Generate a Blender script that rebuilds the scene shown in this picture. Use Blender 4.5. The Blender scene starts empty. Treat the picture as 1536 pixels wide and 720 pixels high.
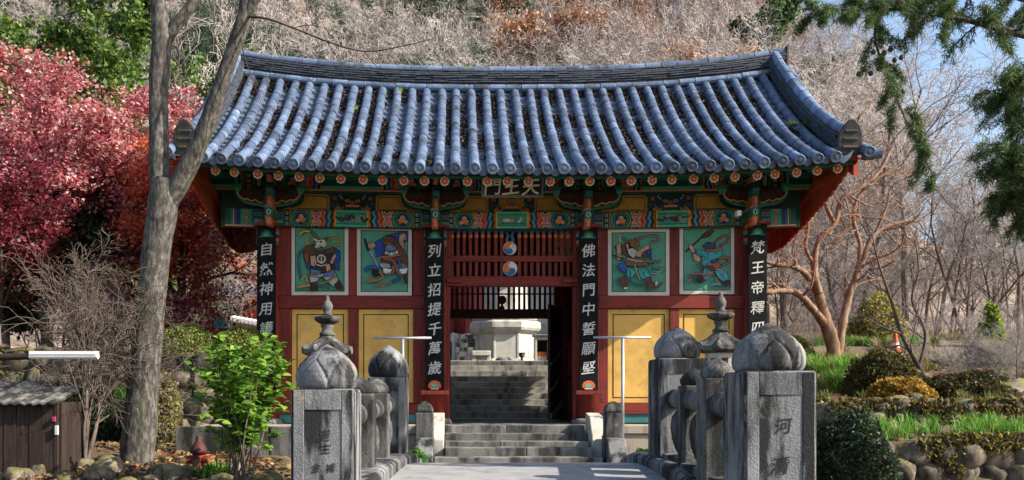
import bpy, math, random
import numpy as np
from mathutils import Vector, Matrix, noise

random.seed(7); RNG = np.random.default_rng(11)
SC = bpy.context.scene
COL = SC.collection
EYE = 1.05; FPX = 1350.0; HX = 685.0; HY = 600.0; CAMX = -.972

# ---------------------------------------------------------------- camera, sky, sun, exposure
cam = bpy.data.cameras.new('camera'); camo = bpy.data.objects.new('camera', cam); COL.objects.link(camo)
camo.location = (CAMX, 0, EYE); camo.rotation_euler = (math.radians(90), 0, 0)
cam.sensor_width = 36; cam.lens = 36 * FPX / 1536; cam.shift_y = 240 / 1536; cam.shift_x = 83 / 1536; cam.clip_start = .1; cam.clip_end = 900
SC.camera = camo
SUN = Vector((.79, -.25, .57)).normalized()
W = bpy.data.worlds.new('World'); SC.world = W; W.use_nodes = True
wn = W.node_tree; bg = wn.nodes['Background']
sky = wn.nodes.new('ShaderNodeTexSky'); sky.sky_type = 'NISHITA'; sky.sun_disc = False
sky.sun_elevation = math.asin(SUN.z); sky.sun_rotation = math.atan2(SUN.x, SUN.y)
sky.air_density = 1.0; sky.dust_density = 1.6; sky.ozone_density = 1.2
wn.links.new(sky.outputs[0], bg.inputs[0]); bg.inputs[1].default_value = .13
sl = bpy.data.lights.new('sun', 'SUN'); sl.energy = 5.0; sl.angle = math.radians(.55); sl.color = (1, .92, .80)
so = bpy.data.objects.new('sun', sl); COL.objects.link(so); so.location = (40, -5, 40)
so.rotation_euler = SUN.to_track_quat('Z', 'Y').to_euler()
SC.view_settings.view_transform = 'Standard'; SC.view_settings.look = 'None'
SC.view_settings.exposure = 1.0; SC.view_settings.gamma = 1
SC.cycles.use_denoising = True; SC.cycles.max_bounces = 8; SC.cycles.transparent_max_bounces = 8
SC.cycles.diffuse_bounces = 4; SC.cycles.caustics_reflective = False; SC.cycles.caustics_refractive = False

def P(px, py, d):            # photo pixel + distance -> point
    return Vector(((px - HX) * d / FPX + CAMX, d, EYE + (HY - py) * d / FPX))
def X_(px, d): return (px - HX) * d / FPX + CAMX
def Z_(py, d): return EYE + (HY - py) * d / FPX
def smooth(a, b, x):
    t = min(1, max(0, (x - a) / (b - a))) if a != b else float(x > a)
    return t * t * (3 - 2 * t)

# ---------------------------------------------------------------- materials
def _n(nt, t, **k):
    n = nt.nodes.new(t)
    for a, v in k.items(): setattr(n, a, v)
    return n
def mk(name, stops, scale=4, detail=6, stretch=(1, 1, 1), rough=.7, bump=0, bscale=30, bdist=.02, attr=None,
       rnd=.0, stain=None, stain2=None, speck=None, transl=0, metal=0, spec=.4, upmoss=None):
    m = bpy.data.materials.new(name); m.use_nodes = True; nt = m.node_tree; L = nt.links.new
    bs = nt.nodes['Principled BSDF']; out = nt.nodes['Material Output']
    tc = _n(nt, 'ShaderNodeTexCoord'); oi = _n(nt, 'ShaderNodeObjectInfo')
    mul = _n(nt, 'ShaderNodeMath', operation='MULTIPLY'); mul.inputs[1].default_value = 37.0; L(oi.outputs['Random'], mul.inputs[0])
    add = _n(nt, 'ShaderNodeVectorMath', operation='ADD'); L(tc.outputs['Object'], add.inputs[0]); L(mul.outputs[0], add.inputs[1])
    mp = _n(nt, 'ShaderNodeMapping'); mp.inputs['Scale'].default_value = stretch; L(add.outputs[0], mp.inputs[0])
    def nz(sc, det=5, vec=mp, r=.6):
        n = _n(nt, 'ShaderNodeTexNoise'); n.inputs['Scale'].default_value = sc; n.inputs['Detail'].default_value = det
        n.inputs['Roughness'].default_value = r; L(vec.outputs[0], n.inputs['Vector']); return n.outputs['Fac']
    def ramp(src, st):
        r = _n(nt, 'ShaderNodeValToRGB'); e = r.color_ramp.elements
        while len(e) < len(st): e.new(.5)
        for q, (p, c) in zip(e, st): q.position = p; q.color = (*c, 1) if not isinstance(c, float) else (c, c, c, 1)
        L(src, r.inputs[0]); return r.outputs[0]
    def mix(a, b, f, mode='MIX'):
        x = _n(nt, 'ShaderNodeMix', data_type='RGBA', blend_type=mode)
        if hasattr(f, 'links') or not isinstance(f, (int, float)): L(f, x.inputs[0])
        else: x.inputs[0].default_value = f
        for s, i in ((a, 6), (b, 7)):
            if isinstance(s, tuple): x.inputs[i].default_value = (*s, 1)
            else: L(s, x.inputs[i])
        return x.outputs[2]
    c = ramp(nz(scale, detail), stops)
    if attr:
        a = _n(nt, 'ShaderNodeAttribute', attribute_name=attr); c = mix(c, a.outputs['Color'], 1.0, 'MULTIPLY')
    if speck:
        c = mix(c, speck[0], ramp(nz(speck[1], 2), [(speck[2], 0.0), (speck[3], 1.0)]))
    for st in (stain, stain2):
        if st:
            vec = mp
            if len(st) > 4:
                vec = _n(nt, 'ShaderNodeMapping'); vec.inputs['Scale'].default_value = st[4]; L(add.outputs[0], vec.inputs[0])
            c = mix(c, st[0], ramp(nz(st[1], 6, vec, .65), [(st[2], 0.0), (st[3], 1.0)]))
    if upmoss:
        g = _n(nt, 'ShaderNodeNewGeometry'); sx = _n(nt, 'ShaderNodeSeparateXYZ'); L(g.outputs['Normal'], sx.inputs[0])
        mm = _n(nt, 'ShaderNodeMath', operation='MULTIPLY'); L(ramp(sx.outputs['Z'], [(.35, 0.0), (.8, 1.0)]), mm.inputs[0])
        L(ramp(nz(upmoss[1], 5), [(upmoss[2], 0.0), (upmoss[3], 1.0)]), mm.inputs[1])
        c = mix(c, upmoss[0], mm.outputs[0])
    if rnd:
        mr = _n(nt, 'ShaderNodeMapRange'); mr.inputs[3].default_value = 1 - rnd; mr.inputs[4].default_value = 1 + rnd
        L(oi.outputs['Random'], mr.inputs[0]); c = mix(c, mr.outputs[0], 1.0, 'MULTIPLY')
    L(c, bs.inputs['Base Color']); bs.inputs['Metallic'].default_value = metal
    bs.inputs['Specular IOR Level'].default_value = spec
    if isinstance(rough, tuple): L(ramp(nz(scale * 2.3), [(.3, float(rough[0])), (.7, float(rough[1]))]), bs.inputs['Roughness'])
    else: bs.inputs['Roughness'].default_value = rough
    if bump:
        b = _n(nt, 'ShaderNodeBump'); b.inputs['Strength'].default_value = bump; b.inputs['Distance'].default_value = bdist
        L(nz(bscale, 6), b.inputs['Height']); L(b.outputs[0], bs.inputs['Normal'])
    if transl:
        t = _n(nt, 'ShaderNodeBsdfTranslucent'); L(c, t.inputs[0]); ms = _n(nt, 'ShaderNodeMixShader'); ms.inputs[0].default_value = transl
        L(bs.outputs[0], ms.inputs[1]); L(t.outputs[0], ms.inputs[2]); L(ms.outputs[0], out.inputs[0])
    return m
ONE = [(.3, (.82, .82, .82)), (.7, (1, 1, 1))]
MT = {}
MT['paint'] = mk('paint', [(.3, (.72, .72, .72)), (.68, (1, 1, 1))], 9, attr='Col', rough=.62, spec=.25)
MT['red'] = mk('red_wood', [(.25, (.115, .013, .010)), (.5, (.19, .022, .014)), (.8, (.25, .034, .02))], 6, stretch=(6, 6, .7), rough=(.5, .75), bump=.25, bscale=24, rnd=.14, stain=((.045, .014, .011), 3.0, .47, .70), stain2=((.30, .07, .045), 11, .60, .74), spec=.3)
MT['redx'] = mk('red_wood_across', [(.25, (.115, .013, .010)), (.5, (.19, .022, .014)), (.8, (.25, .034, .02))], 6, stretch=(.7, 6, 6), rough=(.5, .75), bump=.25, bscale=24, rnd=.12, stain=((.045, .014, .011), 3.0, .47, .70), stain2=((.30, .07, .045), 11, .60, .74), spec=.3)
MT['orangered'] = mk('gable_red', [(.25, (.23, .04, .018)), (.5, (.36, .07, .03)), (.8, (.44, .10, .045))], 6, stretch=(6, 6, .6), rough=.7, bump=.2, bscale=26, rnd=.16, stain=((.12, .02, .01), 3.5, .55, .8), spec=.25)
MT['yellow'] = mk('yellow_plaster', [(.25, (.62, .36, .085)), (.6, (.72, .44, .12)), (.85, (.78, .50, .16))], 3.0, rough=.8, rnd=.05, bump=.12, bscale=60, stain=((.40, .23, .075), 1.6, .46, .72), stain2=((.34, .22, .11), 9, .60, .75), spec=.2)
MT['black'] = mk('black_lacquer', [(.3, (.008, .008, .009)), (.7, (.014, .014, .015))], 8, rough=.7, spec=.06)
MT['tile'] = mk('roof_tile', [(.2, (.06, .092, .165)), (.5, (.105, .152, .245)), (.8, (.185, .24, .34))], 5, rough=(.34, .6), rnd=.34, bump=.35, bscale=55, bdist=.012, stain=((.035, .040, .05), 2.6, .50, .68), stain2=((.34, .36, .37), 11, .58, .72), spec=.5)
MT['tiledark'] = mk('old_tile', [(.2, (.018, .019, .021)), (.5, (.034, .036, .040)), (.8, (.06, .062, .065))], 7, rough=.7, rnd=.2, bump=.3, bscale=50, stain=((.085, .065, .035), 5, .48, .62), spec=.2)
def stone(name, a, b, c, stain=(.045, .045, .045), warm=(.28, .25, .19), sc=3.0, lo=.48, hi=.66, rnd=.06, moss=None):
    return mk(name, [(.22, a), (.5, b), (.8, c)], sc, 9, rough=.88, bump=.55, bscale=75, bdist=.012, rnd=rnd, speck=((.30, .30, .29), 160, .56, .68),
              stain=(stain, 1.5, lo, hi, (2.6, 2.6, .55)), stain2=(warm, 4.0, .6, .78), spec=.25, upmoss=moss)
MT['granite'] = stone('granite', (.075, .077, .082), (.16, .161, .165), (.28, .275, .265), (.020, .020, .021), lo=.455, hi=.56)
MT['granite_old'] = stone('granite_weathered', (.045, .045, .043), (.11, .107, .10), (.21, .20, .18), (.02, .02, .019), lo=.42, hi=.56)
MT['step'] = stone('step_stone', (.085, .08, .07), (.17, .165, .15), (.28, .27, .245), (.04, .037, .033), rnd=.2, lo=.44, hi=.62)
MT['step_light'] = stone('rear_step_stone', (.20, .19, .165), (.32, .305, .275), (.45, .43, .39), (.08, .073, .066), rnd=.2, lo=.48, hi=.68)
MT['pale'] = stone('pale_stone', (.36, .34, .29), (.50, .48, .42), (.62, .60, .55), (.12, .11, .09), (.42, .33, .17), lo=.52, hi=.72)
MT['beige'] = stone('beige_stone', (.25, .21, .155), (.35, .30, .225), (.42, .37, .29), (.14, .12, .09), lo=.52, hi=.75)
MT['rock'] = stone('rock', (.07, .055, .038), (.15, .118, .082), (.25, .205, .155), (.035, .028, .02), rnd=.35, lo=.42, hi=.6, moss=((.13, .12, .022), 3.5, .46, .58))
MT['deck'] = stone('bridge_deck', (.22, .22, .225), (.30, .295, .29), (.38, .37, .35), (.17, .165, .16), lo=.5, hi=.72)
MT['metal'] = mk('galvanised', [(.3, (.36, .38, .40)), (.7, (.52, .54, .56))], 9, rough=.42, metal=.7)
MT['bark'] = mk('grey_bark', [(.30, (.020, .018, .016)), (.48, (.07, .063, .055)), (.70, (.19, .175, .155))], 11, 10, stretch=(2.2, 2.2, .8), rough=.92, bump=.7, bscale=38, bdist=.02, stain=((.055, .06, .03), 2.0, .55, .75), stain2=((.40, .39, .36), 9, .68, .76), spec=.15)
MT['ochrebark'] = mk('ochre_bark', [(.25, (.09, .05, .032)), (.5, (.20, .115, .072)), (.78, (.36, .27, .20))], 5, 8, stretch=(2, 2, .7), rough=.8, bump=.4, bscale=20, rnd=.05, stain=((.16, .14, .12), 2.2, .55, .72), spec=.2)
MT['twig'] = mk('twig_bark', [(.25, (.065, .048, .038)), (.55, (.135, .105, .087)), (.8, (.23, .19, .165))], 3, rough=.9, rnd=.2, spec=.15)
MT['darktwig'] = mk('dark_twig', [(.25, (.03, .022, .018)), (.55, (.06, .045, .038)), (.8, (.10, .08, .07))], 3, rough=.9, spec=.15)
MT['paletwig'] = mk('pale_twig', [(.25, (.36, .29, .26)), (.55, (.52, .45, .41)), (.8, (.66, .60, .56))], 1.5, rough=.9, rnd=.2, attr=None, spec=.15)
MT['midtwig'] = mk('mid_twig', [(.25, (.24, .19, .165)), (.55, (.38, .31, .28)), (.8, (.50, .43, .40))], 1.5, rough=.9, rnd=.2, spec=.15)
MT['forest'] = mk('hillside_wood', ONE, 1, attr='Col', rough=.9, spec=.1)
MT['leaf'] = mk('leaf', ONE, 3, attr='Col', rough=.48, transl=.45, spec=.35)
MT['dryleaf'] = mk('dry_leaf', ONE, 5, attr='Col', rough=.85, transl=.2, spec=.15)
MT['needle'] = mk('needle', ONE, 5, attr='Col', rough=.6, transl=.3, spec=.25)
MT['earth'] = mk('earth', [(.2, (.055, .04, .027)), (.5, (.105, .08, .055)), (.8, (.19, .15, .10))], 2.2, 9, rough=.95, bump=.8, bscale=16, bdist=.05, stain=((.075, .085, .02), .9, .52, .66), stain2=((.24, .17, .085), 5, .56, .7), speck=((.30, .24, .15), 45, .6, .68), spec=.1)
_g = MT['earth'].node_tree; _b = _g.nodes['Principled BSDF']; _src = _b.inputs['Base Color'].links[0].from_socket
_t = _g.nodes.new('ShaderNodeTexCoord'); _s = _g.nodes.new('ShaderNodeSeparateXYZ'); _r = _g.nodes.new('ShaderNodeMapRange'); _r.inputs[1].default_value = 20; _r.inputs[2].default_value = 34
_nn = _g.nodes.new('ShaderNodeTexNoise'); _nn.inputs['Scale'].default_value = 1.3; _nn.inputs['Detail'].default_value = 9; _rp = _g.nodes.new('ShaderNodeValToRGB')
_rp.color_ramp.elements[0].position = .3; _rp.color_ramp.elements[0].color = (.20, .14, .10, 1); _rp.color_ramp.elements[1].position = .7; _rp.color_ramp.elements[1].color = (.46, .36, .29, 1)
_m = _g.nodes.new('ShaderNodeMix'); _m.data_type = 'RGBA'; _g.links.new(_t.outputs['Object'], _s.inputs[0]); _g.links.new(_t.outputs['Object'], _nn.inputs[0]); _g.links.new(_s.outputs[1], _r.inputs[0]); _g.links.new(_r.outputs[0], _m.inputs[0])
_g.links.new(_nn.outputs[0], _rp.inputs[0]); _g.links.new(_src, _m.inputs[6]); _g.links.new(_rp.outputs[0], _m.inputs[7]); _g.links.new(_m.outputs[2], _b.inputs['Base Color'])   # leaf-strewn forest floor up the slope
MT['white'] = mk('white_paint', [(.3, (.70, .71, .73)), (.7, (.82, .82, .82))], 4, rough=.5)
MT['oldwood'] = mk('old_wood', [(.25, (.016, .011, .009)), (.5, (.036, .024, .019)), (.8, (.065, .045, .037))], 6, stretch=(7, 7, .7), rough=.8, bump=.4, bscale=26, rnd=.2, spec=.2)

# ---------------------------------------------------------------- mesh collecting
WL = {}                                                     # world location of each object's origin
def warp(v):                                                # corner columns stand a little taller
    x, y, z = v
    return (x, y, z + .06 * min(1.2, abs(x) / 4.4) ** 2 * smooth(3.2, 4.1, z))
class MB:
    def __init__(s): s.v = []; s.f = []; s.c = []
    def add(s, vs, fs, col=None):
        b = len(s.v); s.v += [tuple(v) for v in vs]; s.f += [tuple(i + b for i in f) for f in fs]; s.c += [col] * len(fs); return s
    def box(s, x0, x1, y0, y1, z0, z1, col=None):
        return s.add([(x, y, z) for z in (z0, z1) for y in (y0, y1) for x in (x0, x1)],
                     [(0, 2, 3, 1), (4, 5, 7, 6), (0, 1, 5, 4), (2, 6, 7, 3), (0, 4, 6, 2), (1, 3, 7, 5)], col)
    def obox(s, c, ax, ay, az, col=None):
        c, ax, ay, az = map(Vector, (c, ax, ay, az))
        return s.add([c + ax * i + ay * j + az * k for k in (-1, 1) for j in (-1, 1) for i in (-1, 1)],
                     [(0, 2, 3, 1), (4, 5, 7, 6), (0, 1, 5, 4), (2, 6, 7, 3), (0, 4, 6, 2), (1, 3, 7, 5)], col)
    def tube(s, pts, rad, n=8, cap=True, col=None):
        pts = [Vector(p) for p in pts]; k = len(pts)
        if not hasattr(rad, '__len__'): rad = [rad] * k
        vs = []; up = None
        for i, p in enumerate(pts):
            t = (pts[min(i + 1, k - 1)] - pts[max(i - 1, 0)]).normalized()
            if up is None: up = t.orthogonal().normalized()
            up = (up - t * up.dot(t)).normalized(); w = t.cross(up)
            vs += [p + (up * math.cos(2 * math.pi * j / n) + w * math.sin(2 * math.pi * j / n)) * rad[i] for j in range(n)]
        fs = [(i * n + j, i * n + (j + 1) % n, (i + 1) * n + (j + 1) % n, (i + 1) * n + j) for i in range(k - 1) for j in range(n)]
        if cap: fs += [tuple(range(n))[::-1], tuple((k - 1) * n + j for j in range(n))]
        return s.add(vs, fs, col)
    def lathe(s, prof, c=(0, 0, 0), n=16, col=None, rot=0, wave=None, sq=None):
        vs = []; k = len(prof)
        for (r, z) in prof:
            for j in range(n):
                a = rot + 2 * math.pi * j / n; q = r
                if wave: q = r * (1 + wave(a, z))
                vs.append((c[0] + q * math.cos(a), c[1] + q * math.sin(a), c[2] + z))
        fs = [(i * n + j, i * n + (j + 1) % n, (i + 1) * n + (j + 1) % n, (i + 1) * n + j) for i in range(k - 1) for j in range(n)]
        fs += [tuple(range(n))[::-1], tuple((k - 1) * n + j for j in range(n))]
        return s.add(vs, fs, col)
    def prism(s, poly, a, b, f, col=None):                  # poly 2-D, f(u, v, w) -> point, w from a to b
        n = len(poly); vs = [f(u, v, a) for u, v in poly] + [f(u, v, b) for u, v in poly]
        fs = [tuple(range(n))[::-1], tuple(range(n, 2 * n))] + [(i, (i + 1) % n, n + (i + 1) % n, n + i) for i in range(n)]
        return s.add(vs, fs, col)
    def build(s, name, mat, parent=None, smooth_=False, bevel=0, warped=False, origin=None, segs=2):
        vs = [warp(v) for v in s.v] if warped else s.v
        a = np.array(vs, dtype=float)
        if origin is None: origin = Vector(((a[:, 0].min() + a[:, 0].max()) / 2, (a[:, 1].min() + a[:, 1].max()) / 2, a[:, 2].min()))
        origin = Vector(origin)
        me = bpy.data.meshes.new(name); me.from_pydata((a - np.array(origin)).tolist(), [], s.f)
        me.materials.append(MT[mat] if isinstance(mat, str) else mat)
        if any(c is not None for c in s.c):
            at = me.attributes.new('Col', 'FLOAT_COLOR', 'FACE')
            at.data.foreach_set('color', np.array([(*(c or (1, 1, 1)), 1) for c in s.c], dtype=np.float32).ravel())
        if smooth_: me.polygons.foreach_set('use_smooth', [True] * len(me.polygons))
        me.update(); o = link(name, me, parent, origin)
        if bevel:
            b = o.modifiers.new('bevel', 'BEVEL'); b.width = bevel; b.segments = segs; b.limit_method = 'ANGLE'; b.angle_limit = .6
        return o
def link(name, data, parent=None, origin=(0, 0, 0)):
    o = bpy.data.objects.new(name, data); COL.objects.link(o); origin = Vector(origin); WL[o.name] = origin
    o.location = origin - (WL[parent.name] if parent else Vector()); o.parent = parent
    return o
def npmesh(name, v, f, mat, parent=None, cols=None, origin=None, smooth_=False):
    v = np.asarray(v, dtype=np.float32); f = np.asarray(f, dtype=np.int32)
    if origin is None: origin = ((v[:, 0].min() + v[:, 0].max()) / 2, (v[:, 1].min() + v[:, 1].max()) / 2, v[:, 2].min())
    v = v - np.array(origin, dtype=np.float32)
    me = bpy.data.meshes.new(name); k = f.shape[1]; n = len(f)
    me.vertices.add(len(v)); me.vertices.foreach_set('co', v.ravel())
    me.loops.add(n * k); me.loops.foreach_set('vertex_index', f.ravel())
    me.polygons.add(n); me.polygons.foreach_set('loop_start', np.arange(0, n * k, k, dtype=np.int32))
    me.polygons.foreach_set('use_smooth', np.full(n, smooth_, dtype=bool))
    me.materials.append(MT[mat] if isinstance(mat, str) else mat); me.update(calc_edges=True)
    if cols is not None:
        at = me.attributes.new('Col', 'FLOAT_COLOR', 'FACE')
        c = np.ones((n, 4), dtype=np.float32); c[:, :3] = cols; at.data.foreach_set('color', c.ravel())
    return link(name, me, parent, origin)
def tag(o, label, cat, group=None, kind=None):
    if label: o['label'] = label
    if cat: o['category'] = cat
    if group: o['group'] = group
    if kind: o['kind'] = kind
    return o
def thing(name, label, cat, loc, group=None):
    o = link(name, None, None, loc); o.empty_display_size = .2
    return tag(o, label, cat, group)
def struct(o, label=None, cat=None): o['kind'] = 'structure'; return tag(o, label, cat)
def stuff(o, label=None, cat=None): o['kind'] = 'stuff'; return tag(o, label, cat)
def copy_tree(o, loc, parent=None, rotz=None, scale=None):
    c = o.copy(); COL.objects.link(c); c.parent = parent
    if parent is None:
        c.location = loc; WL[c.name] = Vector(loc)
        if rotz is not None: c.rotation_euler.z = rotz
        if scale is not None: c.scale = (scale,) * 3 if not hasattr(scale, '__len__') else scale
    for ch in [x for x in o.children]: copy_tree(ch, None, c)
    return c

# flat painting: coloured polygons on a front-facing board, each a hair above the last
class Art:
    def __init__(s, f): s.f = f; s.mb = MB(); s.k = 0        # f(u, v, lift) -> point
    def poly(s, pts, col):
        s.k += 1; s.mb.add([s.f(u, v, .0008 * s.k) for u, v in pts], [tuple(range(len(pts)))], col); return s
    def rect(s, u0, v0, u1, v1, col): return s.poly([(u0, v0), (u1, v0), (u1, v1), (u0, v1)], col)
    def ell(s, u, v, a, b, col, n=14, a0=0, a1=2 * math.pi):
        full = abs(a1 - a0) > 6.2
        return s.poly([(u + a * math.cos(a0 + (a1 - a0) * i / (n if full else n - 1)), v + b * math.sin(a0 + (a1 - a0) * i / (n if full else n - 1))) for i in range(n)], col)
    def stroke(s, pts, w, col, taper=False):
        s.k += 1; pts = [Vector(p) for p in pts]
        if len(pts) > 2:                                     # smooth the line a little
            q = [pts[0]]
            for i in range(len(pts) - 1):
                p0, p1, p2, p3 = pts[max(i - 1, 0)], pts[i], pts[i + 1], pts[min(i + 2, len(pts) - 1)]
                for t in (.33, .67, 1.0):
                    q.append(.5 * ((2 * p1) + (p2 - p0) * t + (2 * p0 - 5 * p1 + 4 * p2 - p3) * t * t + (3 * p1 - p0 - 3 * p2 + p3) * t ** 3))
            pts = q
        L, R = [], []
        for i, p in enumerate(pts):
            t = (pts[min(i + 1, len(pts) - 1)] - pts[max(i - 1, 0)])
            if t.length < 1e-6: t = Vector((1, 0))
            t.normalize(); nrm = Vector((-t.y, t.x)); ww = w / 2 * ((1 - .85 * i / (len(pts) - 1)) if taper else 1)
            L.append(p + nrm * ww); R.append(p - nrm * ww)
        vs = [s.f(a.x, a.y, .0008 * s.k) for a in L] + [s.f(a.x, a.y, .0008 * s.k) for a in R]; n = len(L)
        s.mb.add(vs, [(i, i + 1, n + i + 1, n + i) for i in range(n - 1)], col); return s
    def build(s, name, parent, warped=True, mat='paint'): return s.mb.build(name, mat, parent, warped=warped)

GLYPH = {}
def glyph(ch, bold=.012):
    if (ch, bold) not in GLYPH:
        c = bpy.data.curves.new('glyph', 'FONT'); c.body = ch; c.offset = bold; c.resolution_u = 3
        o = bpy.data.objects.new('glyph', c); m = bpy.data.meshes.new_from_object(o)
        GLYPH[(ch, bold)] = ([tuple(v.co) for v in m.vertices], [tuple(p.vertices) for p in m.polygons])
        bpy.data.objects.remove(o); bpy.data.meshes.remove(m)
    return GLYPH[(ch, bold)]
def write(ch, f, size, seed=0, bold=.012, rough=.012, sx=1.0):
    """one character centred at 0,0 ; f(u, v) -> point. Returns an MB of its brush-like outline."""
    vs, fs = glyph(ch, bold); rnd = random.Random(seed); ph = rnd.random() * 9; sh = rnd.uniform(.03, .14)
    out = []
    for x, y, _ in vs:
        u = (x - .5); v = (y - .38)
        u += v * sh + rough * math.sin(9 * v + ph) + rough * math.sin(14 * u + ph * 2); v += .10 * u + rough * math.sin(11 * u + ph)
        out.append(f(u * size * sx, v * size))
    return MB().add(out, fs)
# ================================================================ ground
def sst(a, b, x):
    t = np.clip((x - a) / (b - a), 0, 1); return t * t * (3 - 2 * t)
def H(x, y):
    x = np.asarray(x, float); y = np.asarray(y, float)
    cen = np.where(y < 9.4, -.9 * sst(1.2, 2.6, y) * (1 - sst(8.6, 9.6, y)), 0) + .22 * sst(13.4, 14.4, y) * sst(1.6, 2.2, abs(x))
    back = np.where(abs(x) < 2.45, .3, 2.0)
    cen = np.where(y > 20.4, np.where(y > 23.2, 2.0, back), np.where(y > 15.0, .3, cen))
    hl = np.interp(y, [0, 2, 3, 8.4, 9.3, 11, 13, 15.1, 15.4, 20, 24, 30], [0, -.1, -.9, -.9, .12, .27, .40, .52, 1.82, 1.95, 2.06, 2.3])
    hr = np.interp(y, [0, 2, 3, 8.4, 9.3, 10.95, 11.12, 12.8, 13.0, 15, 17, 19, 21.3, 21.8, 24, 30], [0, -.1, -.9, -.9, .0, .05, .5, .72, .95, 1.12, 1.45, 1.75, 2.0, 2.3, 2.6, 3.2])
    hl = np.where((y > 12) & (y < 15.1), np.maximum(hl, .40 + .65 * sst(13.3, 13.5, y) * sst(6.0, 6.3, -x)), hl)
    lm = np.where(y < 15, sst(2.5, 3.3, -x), sst(5.3, 5.6, -x))
    rm = np.where(y < 15, np.where(y < 9.5, sst(2.5, 3.3, x), sst(3.5, 4.5, x)), sst(5.35, 5.8, x))
    z = cen * (1 - lm - rm) + hl * lm + hr * rm
    prof = .20 + .80 * (1 - sst(20, 46, x)) 
    hill = np.clip(y - 38, 0, None); hill = .72 * hill * hill / (hill + 14) * prof
    side = np.clip(abs(x) - 15, 0, 40) * np.where(x > 0, .09, .16) * sst(8, 30, y)
    z = z + hill + side
    return z
xs = np.concatenate([np.arange(-150, -16, 4), np.arange(-16, -6, .5), np.arange(-6, 6, .2), np.arange(6, 17, .5), np.arange(17, 151, 4)])
ys = np.concatenate([np.arange(-30, 0, 3), np.arange(0, 8, .5), np.arange(8, 26, .2), np.arange(26, 40, .8), np.arange(40, 240, 4)])
gx, gy = np.meshgrid(xs, ys); gz = H(gx, gy)
wob = np.array([[noise.fractal(Vector((a * .55, b * .55, 0)), .9, 2.1, 4) for a in xs] for b in ys])
wob2 = np.where((gy < 38), 1, 3)
gz = gz + wob * .045 * wob2 * np.where((abs(gx) < 5.2) & (gy > 9) & (gy < 38), .25, 1)
nx, ny = len(xs), len(ys)
gv = np.stack([gx.ravel(), gy.ravel(), gz.ravel()], 1)
ii = (np.arange(ny - 1)[:, None] * nx + np.arange(nx - 1)[None]).ravel()
gf = np.stack([ii, ii + 1, ii + nx + 1, ii + nx], 1)
struct(npmesh('ground', gv, gf, 'earth', smooth_=True, origin=(0, 0, 0)))

# paved court behind the gate
mb = MB(); mb.box(-9, 9, 23.15, 36, 1.9, 2.06)
struct(mb.build('plaza_pavement', 'step', bevel=.02))
mb = MB(); mb.box(-1.5, 1.3, 9.9, 13.6, -.05, .012)
struct(mb.build('path', 'deck'))

# ================================================================ bridge
def deck_z(y): return float(np.interp(y, [1.5, 3, 5, 6, 7, 8, 8.7, 9.4, 10.2, 11.2], [-.05, .06, .24, .335, .402, .432, .432, .40, .28, .02]))
def bx_l(y): return -1.60 + .046 * (y - 5.75)
def bx_r(y): return .60 + (y - 5) * .06
bridge = thing('stone_bridge', 'arched stone footbridge with carved lotus posts leading to the gate', 'bridge', (0, 6.4, -.6))
yy = [1.5 + .35 * i for i in range(28)]
mb = MB(); vs = []
for y in yy:
    z = deck_z(y); vs += [(bx_l(y) - .35, y, z), (bx_r(y) + .35, y, z), (bx_r(y) + .35, y, z - .3), (bx_l(y) - .35, y, z - .3)]
n = len(yy); fs = [(i * 4 + j, i * 4 + (j + 1) % 4, i * 4 + 4 + (j + 1) % 4, i * 4 + 4 + j) for i in range(n - 1) for j in range(4)] + [(0, 3, 2, 1), (4 * n - 4, 4 * n - 3, 4 * n - 2, 4 * n - 1)]
mb.add(vs, [f[::-1] for f in fs]); mb.build('deck', 'deck', bridge)
for sx, fx in ((-1, bx_l), (1, bx_r)):                      # kerb stones
    y = 4.0
    while y < 10.0:
        l = .72; mb = MB(); vs = []; m = 5
        for i in range(m):
            q = y + (l - .012) * i / (m - 1); z = deck_z(q); x0 = fx(q) - .02 * sx; x1 = fx(q) + .42 * sx
            r = .11 + .02 * math.sin(q * 2)
            vs += [(x0, q, z - .05), (x0, q, z + r - .03), (x0 + .04 * sx, q, z + r), (x1, q, z + r), (x1, q, z - .36)]
        fs = [(i * 5 + j, i * 5 + (j + 1) % 5, i * 5 + 5 + (j + 1) % 5, i * 5 + 5 + j) for i in range(m - 1) for j in range(5)] + [(4, 3, 2, 1, 0), tuple((m - 1) * 5 + j for j in range(5))]
        if sx > 0: fs = [f[::-1] for f in fs]
        mb.add(vs, fs); mb.build('kerb_stone', 'granite', bridge, bevel=.012); y += l
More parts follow.
